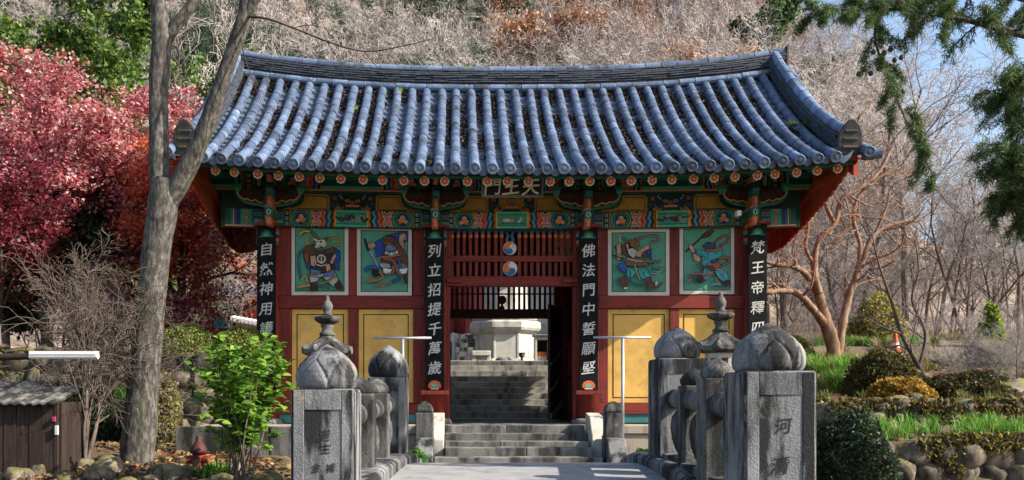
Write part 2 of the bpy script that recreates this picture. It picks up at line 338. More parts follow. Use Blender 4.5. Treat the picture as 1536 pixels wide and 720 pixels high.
def lotus(c, w, h, rot, parent, n=132, rings=64, mat='granite'):
    """lotus-bud cap: two tiers of petals cut by grooves"""
    zs = [0, .04, .10, .18, .30, .42, .55, .68, .80, .90, .96, 1.0]; rs = [.84, .91, .965, .995, 1.0, .965, .875, .72, .52, .30, .13, .03]
    vs = []; K = 6; st = math.pi / K
    for i in range(rings):
        t = i / (rings - 1); r0 = float(np.interp(t, zs, rs)) * w / 2
        for j in range(n):
            a = 2 * math.pi * j / n; d = 0.0
            q = ((a + rot) % (2 * st)) - st                  # offset from a lower petal's centre line
            T = .66
            if t < T:
                wl = st * .985 * max(0, 1 - (t / T) ** 2.4); g = abs(abs(q) - wl)
                d = math.exp(-(g / .042) ** 2) * min(1, t / .10)
                body = .010 * min(1, max(0, (wl - abs(q)) / .1)) if abs(q) < wl else -.006
            else:
                g = abs(q); d = math.exp(-(g / (.05 + .2 * (t - T))) ** 2) * (1 - (t - T) / (1 - T)); body = -.006
            if t < T and abs(q) >= 0: 
                pass
            nz_ = noise.noise(Vector((math.cos(a) * 3 + c[0] * 7, math.sin(a) * 3, t * 4 + c[1]))) * .018
            r = r0 * (1 - .075 * d + body + nz_)
            vs.append((c[0] + r * math.cos(a), c[1] + r * math.sin(a), c[2] + t * h))
    fs = [(i * n + j, i * n + (j + 1) % n, (i + 1) * n + (j + 1) % n, (i + 1) * n + j) for i in range(rings - 1) for j in range(n)]
    fs += [tuple(range(n))[::-1], tuple((rings - 1) * n + j for j in range(n))]
    return MB().add(vs, fs).build('lotus_cap', mat, parent, smooth_=True)
def rough_box(mb, x0, x1, y0, y1, z0, z1, n=4, m=14, amp=.006, seed=0):
    """box with slightly uneven, worn faces"""
    ring = [(x0 + (x1 - x0) * i / n, y0) for i in range(n)] + [(x1, y0 + (y1 - y0) * i / n) for i in range(n)] + [(x1 - (x1 - x0) * i / n, y1) for i in range(n)] + [(x0, y1 - (y1 - y0) * i / n) for i in range(n)]
    k = len(ring); vs = []; cx, cy = (x0 + x1) / 2, (y0 + y1) / 2
    for i in range(m + 1):
        z = z0 + (z1 - z0) * i / m
        for (x, y) in ring:
            q = noise.noise(Vector((x * 6 + seed, y * 6, z * 5))) * amp
            vs.append((x + (x - cx) * q * 3, y + (y - cy) * q * 3, z))
    fs = [(i * k + j, i * k + (j + 1) % k, (i + 1) * k + (j + 1) % k, (i + 1) * k + j) for i in range(m) for j in range(k)] + [tuple(range(k))[::-1], tuple(m * k + j for j in range(k))]
    return mb.add(vs, fs)
def post(x0, x1, y0, ztop, zbot, hcap, wcap, rot, chars=(), seed=0, panel=True):
    w = x1 - x0; y1 = y0 + w
    body = rough_box(MB(), x0, x1, y0, y1, zbot, ztop, seed=seed).build('post', 'granite', bridge, bevel=.016, segs=3)
    if panel:                                               # raised bands framing the sunken front panel
        for (a, b) in ((x0 + .012, x0 + w * .20), (x1 - w * .20, x1 - .012)):
            MB().box(a, b, y0 - .005, y0 + .02, zbot, ztop - .02 * w).build('band', 'granite', body, bevel=.004)
        MB().box(x0 + w * .2 + .002, x1 - w * .2 - .002, y0 - .0045, y0 + .02, ztop - .34 * w, ztop - .02 * w).build('band', 'granite', body, bevel=.003)
    for side in ((x0, -1), (x1, 1)):
        for (a, b) in ((y0 + .012, y0 + w * .2), (y1 - w * .2, y1 - .012)):
            MB().box(min(side[0], side[0] + side[1] * .005), max(side[0], side[0] + side[1] * .005), a, b, zbot, ztop - .05 * w).build('band', 'granite', body, bevel=.003)
    lotus(((x0 + x1) / 2, (y0 + y1) / 2, ztop - .004), wcap, hcap, rot, bridge)
    for i, (ch, cx, cz, s) in enumerate(chars):
        g = write(ch, lambda u, v: (cx + u, y0 - .0035, cz + v), s, seed=i, bold=.007, rough=.01)
        g.c = [(.022, .022, .022)] * len(g.f)
        o = g.build('carved_character', 'paint', body)
post(X_(437, 5.75), X_(531, 5.75), 5.75, Z_(583, 5.75), .12, .30, .405, .35,
     (('施', X_(486, 5.75), Z_(653, 5.75), .085), ('主', X_(488, 5.75), Z_(673, 5.75), .075), ('金', X_(474, 5.75), Z_(702, 5.75), .065), ('補', X_(496, 5.75), Z_(702, 5.75), .065)), 1)
post(X_(1117, 5.0), X_(1225, 5.0), 5.0, Z_(556, 5.0), .05, .285, .405, .1,
     (('河', X_(1175, 5), Z_(639, 5), .095), ('清', X_(1170, 5), Z_(698, 5), .11)), 2)
post(X_(552, 9), X_(609, 9), 9.0, Z_(565, 9), .2, .33, .415, .9, (), 3)
post(X_(988, 8), X_(1060, 8), 8.0, Z_(537, 8), .2, .30, .415, .55, (), 4)
for (x0, x1, y0, zt, hc) in ((-1.845, -1.615, 6.95, 1.10, .14), (-1.81, -1.58, 8.0, 1.11, .14), (.71, .94, 6.1, 1.20, .145), (.80, 1.02, 7.0, 1.165, .14)):
    rough_box(MB(), x0, x1, y0, y0 + .23, .1, zt, seed=y0).build('baluster', 'granite_old', bridge, bevel=.015, segs=3)
    lotus(((x0 + x1) / 2, y0 + .115, zt - .004), .225, hc, .4 + y0, bridge, 72, 36, 'granite_old')
def rail(p, q):
    p, q = Vector(p), Vector(q)
    MB().tube([p + (q - p) * i / 6 for i in range(7)], [.088] * 7, 16).build('handrail', 'granite_old', bridge, smooth_=True)
for a, b in (((-1.78, 6.16, .90), (-1.74, 6.94, .94)), ((-1.73, 7.19, .95), (-1.70, 7.99, .97)), ((-1.69, 8.24, .97), (-1.66, 8.99, 1.0)),
             ((.81, 5.41, 1.0), (.825, 6.09, 1.02)), ((.835, 6.34, 1.03), (.87, 6.99, 1.05)), ((.91, 7.24, 1.05), (.97, 7.99, 1.06))):
    rail(a, b)
    m = (Vector(a) + Vector(b)) / 2                         # curled leaf block that carries the rail
    prof = [(.05, 0), (.10, .05), (.15, .14), (.17, .24), (.15, .33), (.09, .38), (.05, .40)]
    k = MB().lathe(prof, (0, 0, 0), 20)
    k.v = [(m.x + x * .55, m.y + y * 1.15, m.z - .475 + z) for x, y, z in k.v]
    k.build('leaf_bracket', 'granite_old', bridge, smooth_=True)
    MB().box(m.x - .09, m.x + .09, a[1] - .0, b[1] + .0, .25, m.z - .478).build('parapet_slab', 'granite_old', bridge, bevel=.01)

# ================================================================ stairs up to the gate and beyond it
front = thing('front_stairs', 'short flight of grey stone steps up to the gate threshold', 'stairs', (0, 14, 0))
FS = [(.63, 15.0, 1.165), (.505, 14.7, 1.165), (.388, 14.4, 1.165), (.305, 14.1, 1.165), (.175, 13.72, 1.29), (.045, 13.38, 1.29)]
for i, (z, y, hw) in enumerate(FS[:5] + [(.04, 13.38, 1.29)]):
    zb = FS[i + 1][0] - .03 if i < 5 else -.1
    yb = y + (.33 if i else .5); cx = -.0 if i < 4 else -.03
    cuts = [-hw, hw] if i in (1, 4) else [-hw, random.uniform(-.4, .4), hw]
    for a, b in zip(cuts, cuts[1:]):
        MB().box(cx + a + .003, cx + b - .003, y, yb, zb, z).build('step', 'step', front, bevel=.014)
for s in (-1, 1):
    x0, x1 = sorted((s * 1.175, s * 1.40))
    ck = MB(); ck.prism([(15.0, .05), (14.25, .05), (14.25, .42), (14.55, .78), (15.0, .84)], x0, x1, lambda u, v, w: (w, u, v)); ck.build('cheek_stone', 'pale', front, bevel=.015)
    x0, x1 = sorted((s * 1.30 - .03, s * 1.58 - .03)) if s < 0 else (1.32, 1.60)
    ft = MB(); ft.prism([(14.24, -.05), (13.36, -.05), (13.40, .10), (13.70, .46), (14.24, .50)], x0, x1, lambda u, v, w: (w, u, v)); ft.build('cheek_foot', 'granite', front, bevel=.02)
    rough_box(MB(), x0, x1, 13.86, 14.12, .44, .86, seed=s).build('newel_post', 'granite_old', front, bevel=.02, segs=3)
    c = ((x0 + x1) / 2, 13.99, .857)
    MB().lathe([(.193, 0), (.19, .05), (.15, .11), (.07, .16), (.01, .175)], c, 4, rot=math.pi / 4).build('newel_cap', 'granite_old', front, bevel=.025, segs=3)
rear = thing('rear_stairs', 'long flight of stone steps climbing behind the gate to the pagoda', 'stairs', (0, 21, .3))
N = 11
for i in range(N):
    z1 = .635 + (2.075 - .635) * i / (N - 1); y = 20.35 + .295 * i
    cuts = [-2.3] + sorted(random.uniform(-1.9, 1.9) for _ in range(random.choice((1, 2, 2)))) + [2.3]
    for a, b in zip(cuts, cuts[1:]):
        MB().box(a + .003, b - .003, y + random.uniform(-.006, .006), y + .36, z1 - .19, z1).build('step', 'step_light', rear, bevel=.012)
plat = thing('gate_platform', 'low stone platform under the gate', 'platform', (0, 18, 0))
for (a, b) in ((-5.25, -1.41), (1.41, 5.25)):
    k = int((b - a) / .95); w = (b - a) / k
    for i in range(k):
        MB().box(a + w * i + .004, a + w * (i + 1) - .004, 15.0, 15.5, -.1, .48).build('facing_stone', 'beige', plat, bevel=.012)
        MB().box(a + w * i + .003, a + w * (i + 1) - .003, 14.96, 15.75, .484, .628).build('coping_stone', 'beige', plat, bevel=.015)
MB().box(-5.2, 5.2, 15.52, 20.6, -.1, .624).build('floor', 'step', plat)
# paints used on the gate
MT['paint_teal'] = mk('teal_paint', [(.3, (.03, .13, .13)), (.7, (.05, .20, .19))], 5, rough=.6)
MT['paint_white'] = mk('cream_paint', [(.3, (.5, .48, .44)), (.7, (.62, .6, .56))], 5, rough=.6)
MT['shade_wood'] = mk('shaded_red_wood', [(.25, (.03, .008, .007)), (.6, (.06, .012, .01)), (.85, (.09, .018, .014))], 6, stretch=(5, 5, .7), rough=.6, bump=.2, bscale=24)  # red wood with the dimness of the gate's inside put into its colour
MT['paint_green'] = mk('dark_green_paint', [(.3, (.010, .05, .04)), (.7, (.016, .085, .065))], 5, rough=.6)
MT['carved'] = mk('carved_brown_wood', [(.3, (.022, .012, .010)), (.55, (.05, .025, .02)), (.8, (.09, .045, .035))], 22, rough=.7, bump=.9, bscale=30, bdist=.05)
MT['frame_white'] = mk('cream_frame', [(.3, (.50, .46, .40)), (.7, (.60, .56, .50))], 4, rough=.7)
MT['grey_paint'] = mk('grey_paint', [(.3, (.10, .11, .12)), (.7, (.17, .18, .19))], 6, rough=.6)
# ================================================================ the gate
gate = thing('temple_gate', 'red and green painted temple gate with blue tiled gable roof and four black plaques', 'gate', (0, 17.8, .63))
YF, YB = 16.0, 19.6
CX = (-4.32, -1.352, 1.345, 4.31)
ZC = 4.10
G1, G2, G3 = (.012, .075, .058), (.03, .19, .125), (.075, .37, .25)
BLU, DBL, ORG, DOR, PNK, CRM, BLK, WHT, YEL = (.02, .07, .30), (.012, .03, .12), (.62, .14, .045), (.40, .06, .02), (.66, .30, .20), (.70, .58, .36), (.008, .008, .008), (.72, .70, .66), (.62, .33, .05)

def gb(name, mat, x0, x1, y0, y1, z0, z1, parent=None, bevel=.008, warped=True):
    n = max(1, int(abs(x1 - x0) / .7)); m = MB()
    for i in range(1): 
        vs = []; 
        for k in range(n + 1):
            x = x0 + (x1 - x0) * k / n; vs += [(x, y0, z0), (x, y1, z0), (x, y1, z1), (x, y0, z1)]
        fs = [(k * 4 + j, k * 4 + 4 + j, k * 4 + 4 + (j + 1) % 4, k * 4 + (j + 1) % 4) for k in range(n) for j in range(4)] + [(0, 1, 2, 3), (4 * n + 3, 4 * n + 2, 4 * n + 1, 4 * n)]
        m.add(vs, [f[::-1] for f in fs])
    return m.build(name, mat, parent or gate, bevel=bevel, warped=warped)
def fz(py): return Z_(py, 16.0)
def fx(px): return X_(px, 16.0)

# columns, with painted collars and stone feet
for y in (YF, YB):
    for x in CX:
        zt = ZC + .05
        c = MB().lathe([(.205, .72 - .63), (.205, 1.6), (.195, zt - .63)], (x, y, .63), 20).build('column', 'red', gate, smooth_=True, warped=True)
        MB().lathe([(.30, -.02), (.29, .06), (.24, .095)], (x, y, .63), 20).build('column_base', 'granite', c, smooth_=True)
        if y == YF:
            m = MB(); cols = [G2, ORG, DBL, G3, DOR, BLU, G2]
            for i, cc in enumerate(cols): m.lathe([(.208, 3.13 + i * .055), (.208, 3.13 + i * .055 + .054)], (x, y, .63), 20, col=cc)
            m.build('painted_collar', 'paint', c, warped=True)
# side bay walls
def bay(x0, x1, parts):
    wall = gb('wall', 'redx', x0 + .1, x1 - .1, YF + .03, YF + .14, .70, ZC - .01, bevel=0)
    gb('sill_beam', 'redx', x0 + .19, x1 - .19, YF - .06, YF + .026, .80, fz(605), wall)
    MB().box(x0 + .19, x1 - .19, YF - .03, YF + .026, .645, .797, ).build('skirting_board', 'paint_teal', wall, bevel=.004)
    gb('rail', 'redx', x0 + .19, x1 - .19, YF - .075, YF + .026, fz(463), fz(444), wall)
    gb('head_rail', 'redx', x0 + .19, x1 - .19, YF - .052, YF + .026, fz(343) + .003, fz(336), wall)
    for (a, b) in parts:
        gb('stile', 'red', a, b, YF - .050, YF + .026, fz(605) + .003, fz(463) - .003, wall)
        gb('stile', 'red', a, b, YF - .050, YF + .026, fz(444) + .003, fz(343), wall)
    return wall
wl = bay(CX[0], CX[1], [(fx(414), fx(437)), (fx(523), fx(537)), (fx(620), fx(640))])
wr = bay(CX[2], CX[3], [(fx(896), fx(911)), (fx(1004), fx(1018)), (fx(1101), fx(1122))])
def ypanel(a, b, top, bot, w):
    p = MB().box(fx(a), fx(b), YF + .0, YF + .034, fz(bot), fz(top)).build('yellow_panel', 'yellow', w)
    i = 7; art = Art(lambda u, v, l: (fx(u), YF - .0015 - l, fz(v)))
    for q in ((a + i, top + i, b - i, top + i + 1.4), (a + i, bot - i - 1.4, b - i, bot - i), (a + i, top + i, a + i + 1.4, bot - i), (b - i - 1.4, top + i, b - i, bot - i)): art.rect(*q, BLK)
    art.build('line_border', p, warped=False)
ypanel(438, 523, 464, 604, wl); ypanel(538, 620, 464, 604, wl); ypanel(912, 1004, 464, 604, wr); ypanel(1018, 1101, 464, 604, wr)
# other walls of the gate: sides, rear bays, passage linings
for s in (-1, 1):
    x = s * 4.40
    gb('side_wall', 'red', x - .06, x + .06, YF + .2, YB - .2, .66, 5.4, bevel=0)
    a, b = sorted((s * 1.38, s * 4.38)); gb('rear_wall', 'shade_wood', a + .15, b - .15, YB - .06, YB + .06, .66, 5.4, bevel=0)
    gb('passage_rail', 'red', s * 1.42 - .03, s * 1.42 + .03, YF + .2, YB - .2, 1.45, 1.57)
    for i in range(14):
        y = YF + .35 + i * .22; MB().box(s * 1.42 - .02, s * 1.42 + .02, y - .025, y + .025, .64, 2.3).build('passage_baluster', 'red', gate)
gb('passage_ceiling', 'shade_wood', -4.3, 4.3, YF + .15, YB - .1, 5.0, 5.06, bevel=0)
gb('rear_wall', 'shade_wood', -1.2, 1.2, YB - .05, YB + .05, 3.53, 5.4, bevel=0)  # coloured dark so the space behind the transom looks unlit
# front doorway frame and spindle transom
door = gb('door_frame', 'red', fx(666) + .0, fx(675), YF - .04, YF + .10, .64, fz(430), bevel=.01)
gb('jamb', 'red', fx(859), fx(869), YF - .04, YF + .10, .64, fz(430), door)
gb('lintel', 'redx', fx(665), fx(870), YF - .07, YF + .09, fz(430) + .002, fz(415), door)
for a in (670, 843): gb('hinge_block', 'redx', fx(a), fx(a + 23), YF - .13, YF - .072, fz(425), fz(419), door)
gb('threshold', 'step', fx(674), fx(860), YF - .02, YF + .08, .626, .636, door, bevel=0)
tr = gb('transom_rail', 'redx', fx(671), fx(864), YF - .045, YF + .015, fz(393), fz(384))
for a in (666, 859): gb('jamb', 'red', fx(a), fx(a + 10), YF - .04, YF + .10, fz(415) + .003, fz(343), tr)
SPX = [x / 5.141 + 660 for x in (93, 140, 187, 234, 281, 329, 376, 430, 476, 612, 660, 708, 755, 800, 847, 893, 940, 988)]
for px in SPX:
    x = fx(px); zt = fz(357)
    s = MB().box(x - .028, x + .028, YF - .0, YF + .045, fz(415) + .002, zt).build('spindle', 'red', tr)
    m = MB(); m.lathe([(.026, 0), (.038, .02), (.038, .055), (.024, .075)], (x, YF + .02, zt), 8, col=ORG)
    m.lathe([(.024, .0), (.042, .03), (.034, .07), (.004, .15)], (x, YF + .02, zt + .077), 8, col=(.05, .13, .27)); m.build('spear_tip', 'paint', s)
def taegeuk(cx, cy, r, rot, name='taegeuk_disc'):
    d = MB().tube([(cx, YF - .005, cy), (cx, YF - .05, cy)], r, 28).build(name, 'paint_white', tr)
    art = Art(lambda u, v, l: (cx + u, YF - .0505 - l, cy + v)); art.ell(0, 0, r * .985, r * .985, (.58, .56, .52), 30)
    for k, col in ((0, (.60, .17, .03)), (1, (.035, .13, .33)), (2, (.64, .62, .57))):     # three swirling commas
        a0 = rot + k * 2 * math.pi / 3; pts = []
        for i in range(15): a = a0 + i / 14 * 2 * math.pi / 3; pts.append((.94 * r * math.cos(a), .94 * r * math.sin(a)))
        def arc(ang, out):
            c = (.47 * r * math.cos(ang), .47 * r * math.sin(ang)); o = []
            for i in range(9): q = ang + math.pi * i / 8; o.append((c[0] + .47 * r * math.cos(q), c[1] + .47 * r * math.sin(q)))
            return o if out else o[::-1]
        pts += arc(a0 + 2 * math.pi / 3, True)[1:]; pts += arc(a0, False)[1:-1]
        art.poly(pts, col)
    art.build('swirl', d, warped=False)
taegeuk(fx(764.5), fz(373), .118, .5); taegeuk(fx(765), fz(403.3), .128, 1.1)
for s in (-1, 1):
    x = fx(764.5); MB().tube([(x + s * .03, YF - .02, fz(366)), (x + s * .06, YF - .02, fz(360)), (x + s * .03, YF - .02, fz(354)), (x + s * .07, YF - .02, fz(347.5))], [.03, .035, .03, .02], 6, col=(.05, .13, .27)).build('flame_plume', 'paint', tr, smooth_=True)
# rear doorway: beam, lattice, door leaf
rz = lambda py: Z_(py, YB); rx = lambda px: X_(px, YB)
rb = gb('rear_lintel', 'shade_wood', -1.2, 1.2, YB - .06, YB + .06, rz(478), rz(464))
gb('rear_rail', 'shade_wood', -1.2, 1.2, YB - .03, YB + .03, rz(442), rz(440), rb)
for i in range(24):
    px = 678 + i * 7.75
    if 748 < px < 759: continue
    MB().box(rx(px) - .026, rx(px) + .026, YB - .025, YB + .025, rz(464), 3.55).build('rear_spindle', 'shade_wood', rb)
MB().tube([(rx(753), YB - .03, rz(450)), (rx(753), YB + .03, rz(450))], .095, 18).build('lotus_disc', 'shade_wood', rb)
MB().lathe([(.05, 0), (.06, .03), (.025, .09), (.03, .12)], (rx(753), YB, rz(464)), 10).build('lotus_stem', 'shade_wood', rb)
gb('rear_jamb', 'shade_wood', rx(668), rx(676), YB - .07, YB + .07, .64, rz(478), rb); gb('rear_jamb', 'shade_wood', rx(860), rx(868), YB - .07, YB + .07, .64, rz(478), rb)
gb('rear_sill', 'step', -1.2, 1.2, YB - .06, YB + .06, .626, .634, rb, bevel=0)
def leaf_door(hx, hy, ex, ey, zt):
    h, e = Vector((hx, hy, 0)), Vector((ex, ey, 0)); t = (e - h).normalized(); nrm = Vector((t.y, -t.x, 0)); L = (e - h).length
    if nrm.y > 0: nrm = -nrm
    d = None
    for i in range(6):
        a = h + t * (L * i / 6 + .004); b = h + t * (L * (i + 1) / 6 - .004); m = (a + b) / 2
        o = MB().obox((m.x, m.y, (.66 + zt) / 2), t * (b - a).length / 2, nrm * .025, (0, 0, (zt - .66) / 2))
        if d is None: d = o.build('door_leaf', 'shade_wood', gate)
        else: o.build('plank', 'shade_wood', d)
    for (z0, z1, th) in ((1.25, 1.75, .05), (1.78, 2.2, .05), (.72, 1.05, .12)):
        pts = [h + t * L * (1 - k) + Vector((0, 0, z0 + (z1 - z0) * (k ** 1.5))) + nrm * .045 for k in (0, .2, .4, .6, .8, 1)]
        m = MB(); vs = []
        for p in pts: vs += [p + Vector((0, 0, -th / 2)), p + Vector((0, 0, th / 2)), p + Vector((0, 0, th / 2)) - nrm * .018, p + Vector((0, 0, -th / 2)) - nrm * .018]
        m.add(vs, [(k * 4 + j, k * 4 + 4 + j, k * 4 + 4 + (j + 1) % 4, k * 4 + (j + 1) % 4) for k in range(5) for j in range(4)] + [(0, 1, 2, 3), (23, 22, 21, 20)])
        m.build('curved_brace', 'beige', d)
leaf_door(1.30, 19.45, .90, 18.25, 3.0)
# plaques with characters on the four columns
def plaque(x, zt, zb, text, seed, pc, label):
    p = MB().box(x - .165, x + .165, YF - .275, YF - .235, zb, zt).build('verse_plaque', 'black', gate, bevel=.006); p['label'] = label
    hood = MB(); hood.box(x - .215, x + .215, YF - .36, YF - .20, zt + .003, zt + .055); hood.build('hood_board', 'red', p, bevel=.006)
    MB().box(x - .24, x + .24, YF - .36, YF - .235, zb - .075, zb - .003).build('shelf_board', 'red', p, bevel=.008)
    art = Art(lambda u, v, l: (x + u, YF - .2765 - l, v))
    for rr, cc in ((.10, G1), (.075, G2), (.04, G3)): art.ell(0, zt - .17, rr, rr * 1.1, cc, 12, 0, math.pi)
    art.rect(-.13, zt - .185, .13, zt - .17, G2)
    art.build('top_emblem', p, warped=False); art = Art(lambda u, v, l: (x + u, YF - .2765 - l, v))
    for k in range(7): a = math.pi * (k + .5) / 7; art.ell(.085 * math.cos(a), zb + .07 + .07 * math.sin(a), .032, .04, (.62, .15, .05), 8); 
    art.rect(-.11, zb + .045, .11, zb + .085, (.62, .15, .05)); art.ell(0, zb + .09, .05, .03, (.10, .5, .4)); art.rect(-.07, zb + .02, .07, zb + .045, (.66, .55, .4))
    art.build('lotus_emblem', p, warped=False)
    n = len(text); pit = (zt - .40 - (zb + .40)) / (n - 1)
    for i, ch in enumerate(text):
        cz = zt - .40 - i * pit
        g = write(ch, lambda u, v: (x + u, YF - .2775, cz + v), .242, seed=seed * 10 + i, bold=.009, rough=.012)
        g.c = [pc] * len(g.f); g.build('brush_character', 'paint', p)
plaque(X_(399.5, 15.725), fz(344), fz(586), '自然神用護金仙', 1, (.55, .54, .52), 'leftmost black verse plaque')
plaque(X_(652, 15.725), fz(346), fz(586), '列立招提千萬歲', 2, (.62, .60, .56), 'black verse plaque left of the doorway')
plaque(X_(883, 15.725), fz(346), fz(586), '佛法門中誓願堅', 3, (.62, .60, .56), 'black verse plaque right of the doorway')
plaque(X_(1136.5, 15.725), fz(341), fz(586), '梵王帝釋四天王', 4, (.64, .62, .56), 'rightmost black verse plaque')
# ---------------------------------------------------------------- painted beams and brackets under the eave
YA = 15.88
def bx(px): return X_(px, YA)
def bz(py): return Z_(py, YA)
def motif(art, x0, x1, y0, y1):
    W_, H_ = x1 - x0, y1 - y0
    U = lambda u: x0 + W_ * u
    V = lambda v: y0 + H_ * v
    R = lambda u0, u1, v0, v1, c: art.rect(U(u0), V(v0), U(u1), V(v1), c)
    asp = abs(H_ / W_)
    E_ = lambda u, v, r, c, n=14, a0=0, a1=2 * math.pi: art.ell(U(u), V(v), W_ * r * asp, H_ * r, c, n, a0, a1)
    R(0, 1, 0, 1, G1); R(.0, .03, 0, 1, G2); R(.05, .13, 0, 1, BLK)
    for v in (.08, .40, .72): R(.065, .115, v, v + .2, (.42, .42, .42)); R(.08, .10, v + .02, v + .18, BLK)
    R(.14, .155, 0, 1, (.35, .22, .03))
    for r, c in ((.80, G2), (.74, (.30, .18, .03)), (.69, G1), (.60, G3), (.53, G1), (.46, G2), (.38, DBL)): art.poly([(min(max(p, min(U(.16), U(.72))), max(U(.16), U(.72))), min(max(q, min(V(0), V(1))), max(V(0), V(1)))) for p, q in [(U(.36) + W_ * r * asp * math.cos(a), V(.5) + H_ * r * math.sin(a)) for a in [2 * math.pi * i / 22 for i in range(22)]]], c)
    E_(.36, .38, .15, PNK); E_(.34, .55, .13, ORG); E_(.40, .62, .13, ORG); E_(.30, .62, .12, PNK); R(.39, .45, .47, .56, YEL); E_(.355, .58, .07, YEL)
    R(.56, .74, 0, 1, DBL)
    for v in (0, 1):
        for r, c in ((.36, PNK), (.28, G2), (.20, PNK), (.13, DBL)): art.ell(U(.65), V(v), abs(W_ * r * asp), H_ * r * (1 if v == 0 else -1), c, 10, 0, math.pi)
    for u, s in ((.555, 1), (.745, -1)):
        for r, c in ((.30, ORG), (.22, PNK), (.14, DOR)): art.poly([(U(u) + s * W_ * r * asp * math.cos(a), V(.5) + H_ * r * math.sin(a)) for a in [-math.pi / 2 + math.pi * i / 8 for i in range(9)]], c)
    E_(.65, .5, .10, (.10, .20, .50))
    for k, c in enumerate((DOR, ORG, DBL, BLU, G3, G1, BLK, ORG)):
        u0 = .75 + k * .031; n = 9; pts = []
        for i in range(n): v = i / (n - 1); pts.append((min(U(u0 + .018 * math.sin(v * 12.5)), max(x0, x1)) if W_ > 0 else max(U(u0 + .018 * math.sin(v * 12.5)), min(x0, x1)), V(v)))
        pts += [(U(1), V(1)), (U(1), V(0))]
        art.poly(pts, c)
    for v in (.15, .5, .85): E_(.985, v, .09, ORG, 8)
    R(0, 1, 0, .035, (.10, .035, .02)); R(0, 1, .965, 1, (.10, .035, .02))
bays = [(403, 653), (653, 882.5), (882.5, 1133)]
back = gb('bracket_board', 'paint_green', -5.2, 5.2, YF + .16, YF + .24, ZC - .02, 5.34, bevel=0)
bm = gb('tie_beam', 'paint_green', bx(338), bx(1194), YA + .004, YF + .12, bz(344), bz(319), bevel=.006)
jb = gb('purlin_beam', 'paint_green', -5.32, 5.32, YA + .024, YF + .14, bz(291), bz(264), bevel=.006)
pb = MB().tube([warp((x, YF + .02, 5.16 - .02)) for x in np.linspace(-5.32, 5.32, 13)], .135, 14).build('purlin', 'paint_green', gate, smooth_=True)
mid = gb('panel_board', 'paint_green', bx(408), bx(1128), YF - .02, YF + .05, bz(319) + .002, bz(291) - .002, bevel=0)
for i, (a, b) in enumerate(bays):
    art = Art(lambda u, v, l: (bx(u), YA + .0025 - l, bz(v)))
    L = (b - a) * .32; s = 20 if i != 1 else 17; e = s + L
    motif(art, a + s, a + e, 319, 344); motif(art, b - s, b - e, 319, 344)
    c0, c1 = a + e, b - e
    art.rect(c0, 319, c1, 344, G3); art.rect(c0, 323, c1, 340, BLK); art.rect(c0 + 1, 324, c1 - 1, 339, (.05, .26, .19)); art.rect(c0, 319, c0 + 2, 344, YEL); art.rect(c1 - 2, 319, c1, 344, YEL)
    rr = random.Random(i + 3)
    if i == 1:
        art.ell(c0 + 16, 332, 6, 2.6, (.55, .52, .46)); art.ell((c0 + c1) / 2, 332.5, 3, 3, (.5, .2, .06)); art.stroke([(c1 - 16, 336), (c1 - 13, 333), (c1 - 10, 328)], 3, (.5, .5, .44)); art.stroke([(c0 + 8, 337), (c0 + 24, 336), (c1 - 6, 337)], 1.5, (.02, .10, .08))
    else:
        for k in range(9): x = c0 + 6 + k * (c1 - c0 - 12) / 8; art.stroke([(x - 5, 331 + rr.uniform(-4, 4)), (x, 331 + rr.uniform(-5, 5)), (x + 6, 331 + rr.uniform(-5, 5))], rr.uniform(2, 4.5), rr.choice([(.02, .05, .04), (.06, .035, .03), (.012, .03, .025), (.25, .25, .22)]))
    art.build('painted_pattern', bm)
    art = Art(lambda u, v, l: (bx(u), YA + .0215 - l, bz(v)))
    s = 10; L = 70 if i != 1 else 62
    motif(art, a + s, a + s + L, 264, 288); motif(art, b - s, b - s - L, 264, 288)
    art.rect(a + s + L, 264, b - s - L, 274, G2); art.rect(a + s + L, 274, b - s - L, 283, G1); art.rect(a + s + L, 283, b - s - L, 287.5, G3)
    art.rect(a + 44, 288, b - 44, 290.4, (.60, .28, .16))
    art.build('painted_pattern', jb)
    # panels between tie beam and purlin beam
    w = b - a; Fw = 33
    m_ = (a + b) / 2
    art = Art(lambda u, v, l: (bx(u), YF - .0225 - l, bz(v)))
    for (n_, f_) in ((a + 21, m_ - Fw - 2), (b - 21, m_ + Fw + 2)):
        q = lambda t: n_ + (f_ - n_) * t
        pts = [(q(.46), 292.4), (q(.94), 292.4), (q(1), 296.5), (q(1), 318), (q(0), 318), (q(0), 314.5), (q(.24), 313), (q(.38), 309), (q(.44), 302)]
        art.poly(pts, (.52, .29, .065)); 
        ins = [(q(.50), 294.8), (q(.92), 294.8), (q(.955), 298), (q(.955), 315.4), (q(.27), 315.4), (q(.44), 310.5), (q(.485), 304)]
        art.poly(ins, BLK); c_ = (sum(p[0] for p in ins) / 7, sum(p[1] for p in ins) / 7)
        art.poly([(c_[0] + (x - c_[0]) * .955, c_[1] + (y - c_[1]) * .88) for x, y in ins], (.57, .32, .075))
    # guardian-mask panel in the middle
    g = lambda u, v: (m_ + u * Fw, 305 + v * 13)
    P_ = lambda pts, c: art.poly([g(*p) for p in pts], c)
    P_([(-1, -1), (1, -1), (1, 1), (-1, 1)], (.012, .07, .075))
    for s_ in (-1, 1):
        art.stroke([g(s_ * .95, .8), g(s_ * .7, .3), g(s_ * .9, -.2), g(s_ * .62, -.55)], 2.4, DBL); art.stroke([g(s_ * .8, .95), g(s_ * .6, .5), g(s_ * .75, .1)], 1.6, (.05, .28, .26))
        art.ell(*g(s_ * .82, -.55), 3.4, 3, (.50, .10, .04)); art.ell(*g(s_ * .9, .1), 3, 2.6, (.05, .10, .26)); art.ell(*g(s_ * .66, .62), 3.2, 3.2, (.50, .16, .07))
    fc = [(.06, .025, .02), (.50, .22, .03), (.02, .045, .14)][i]
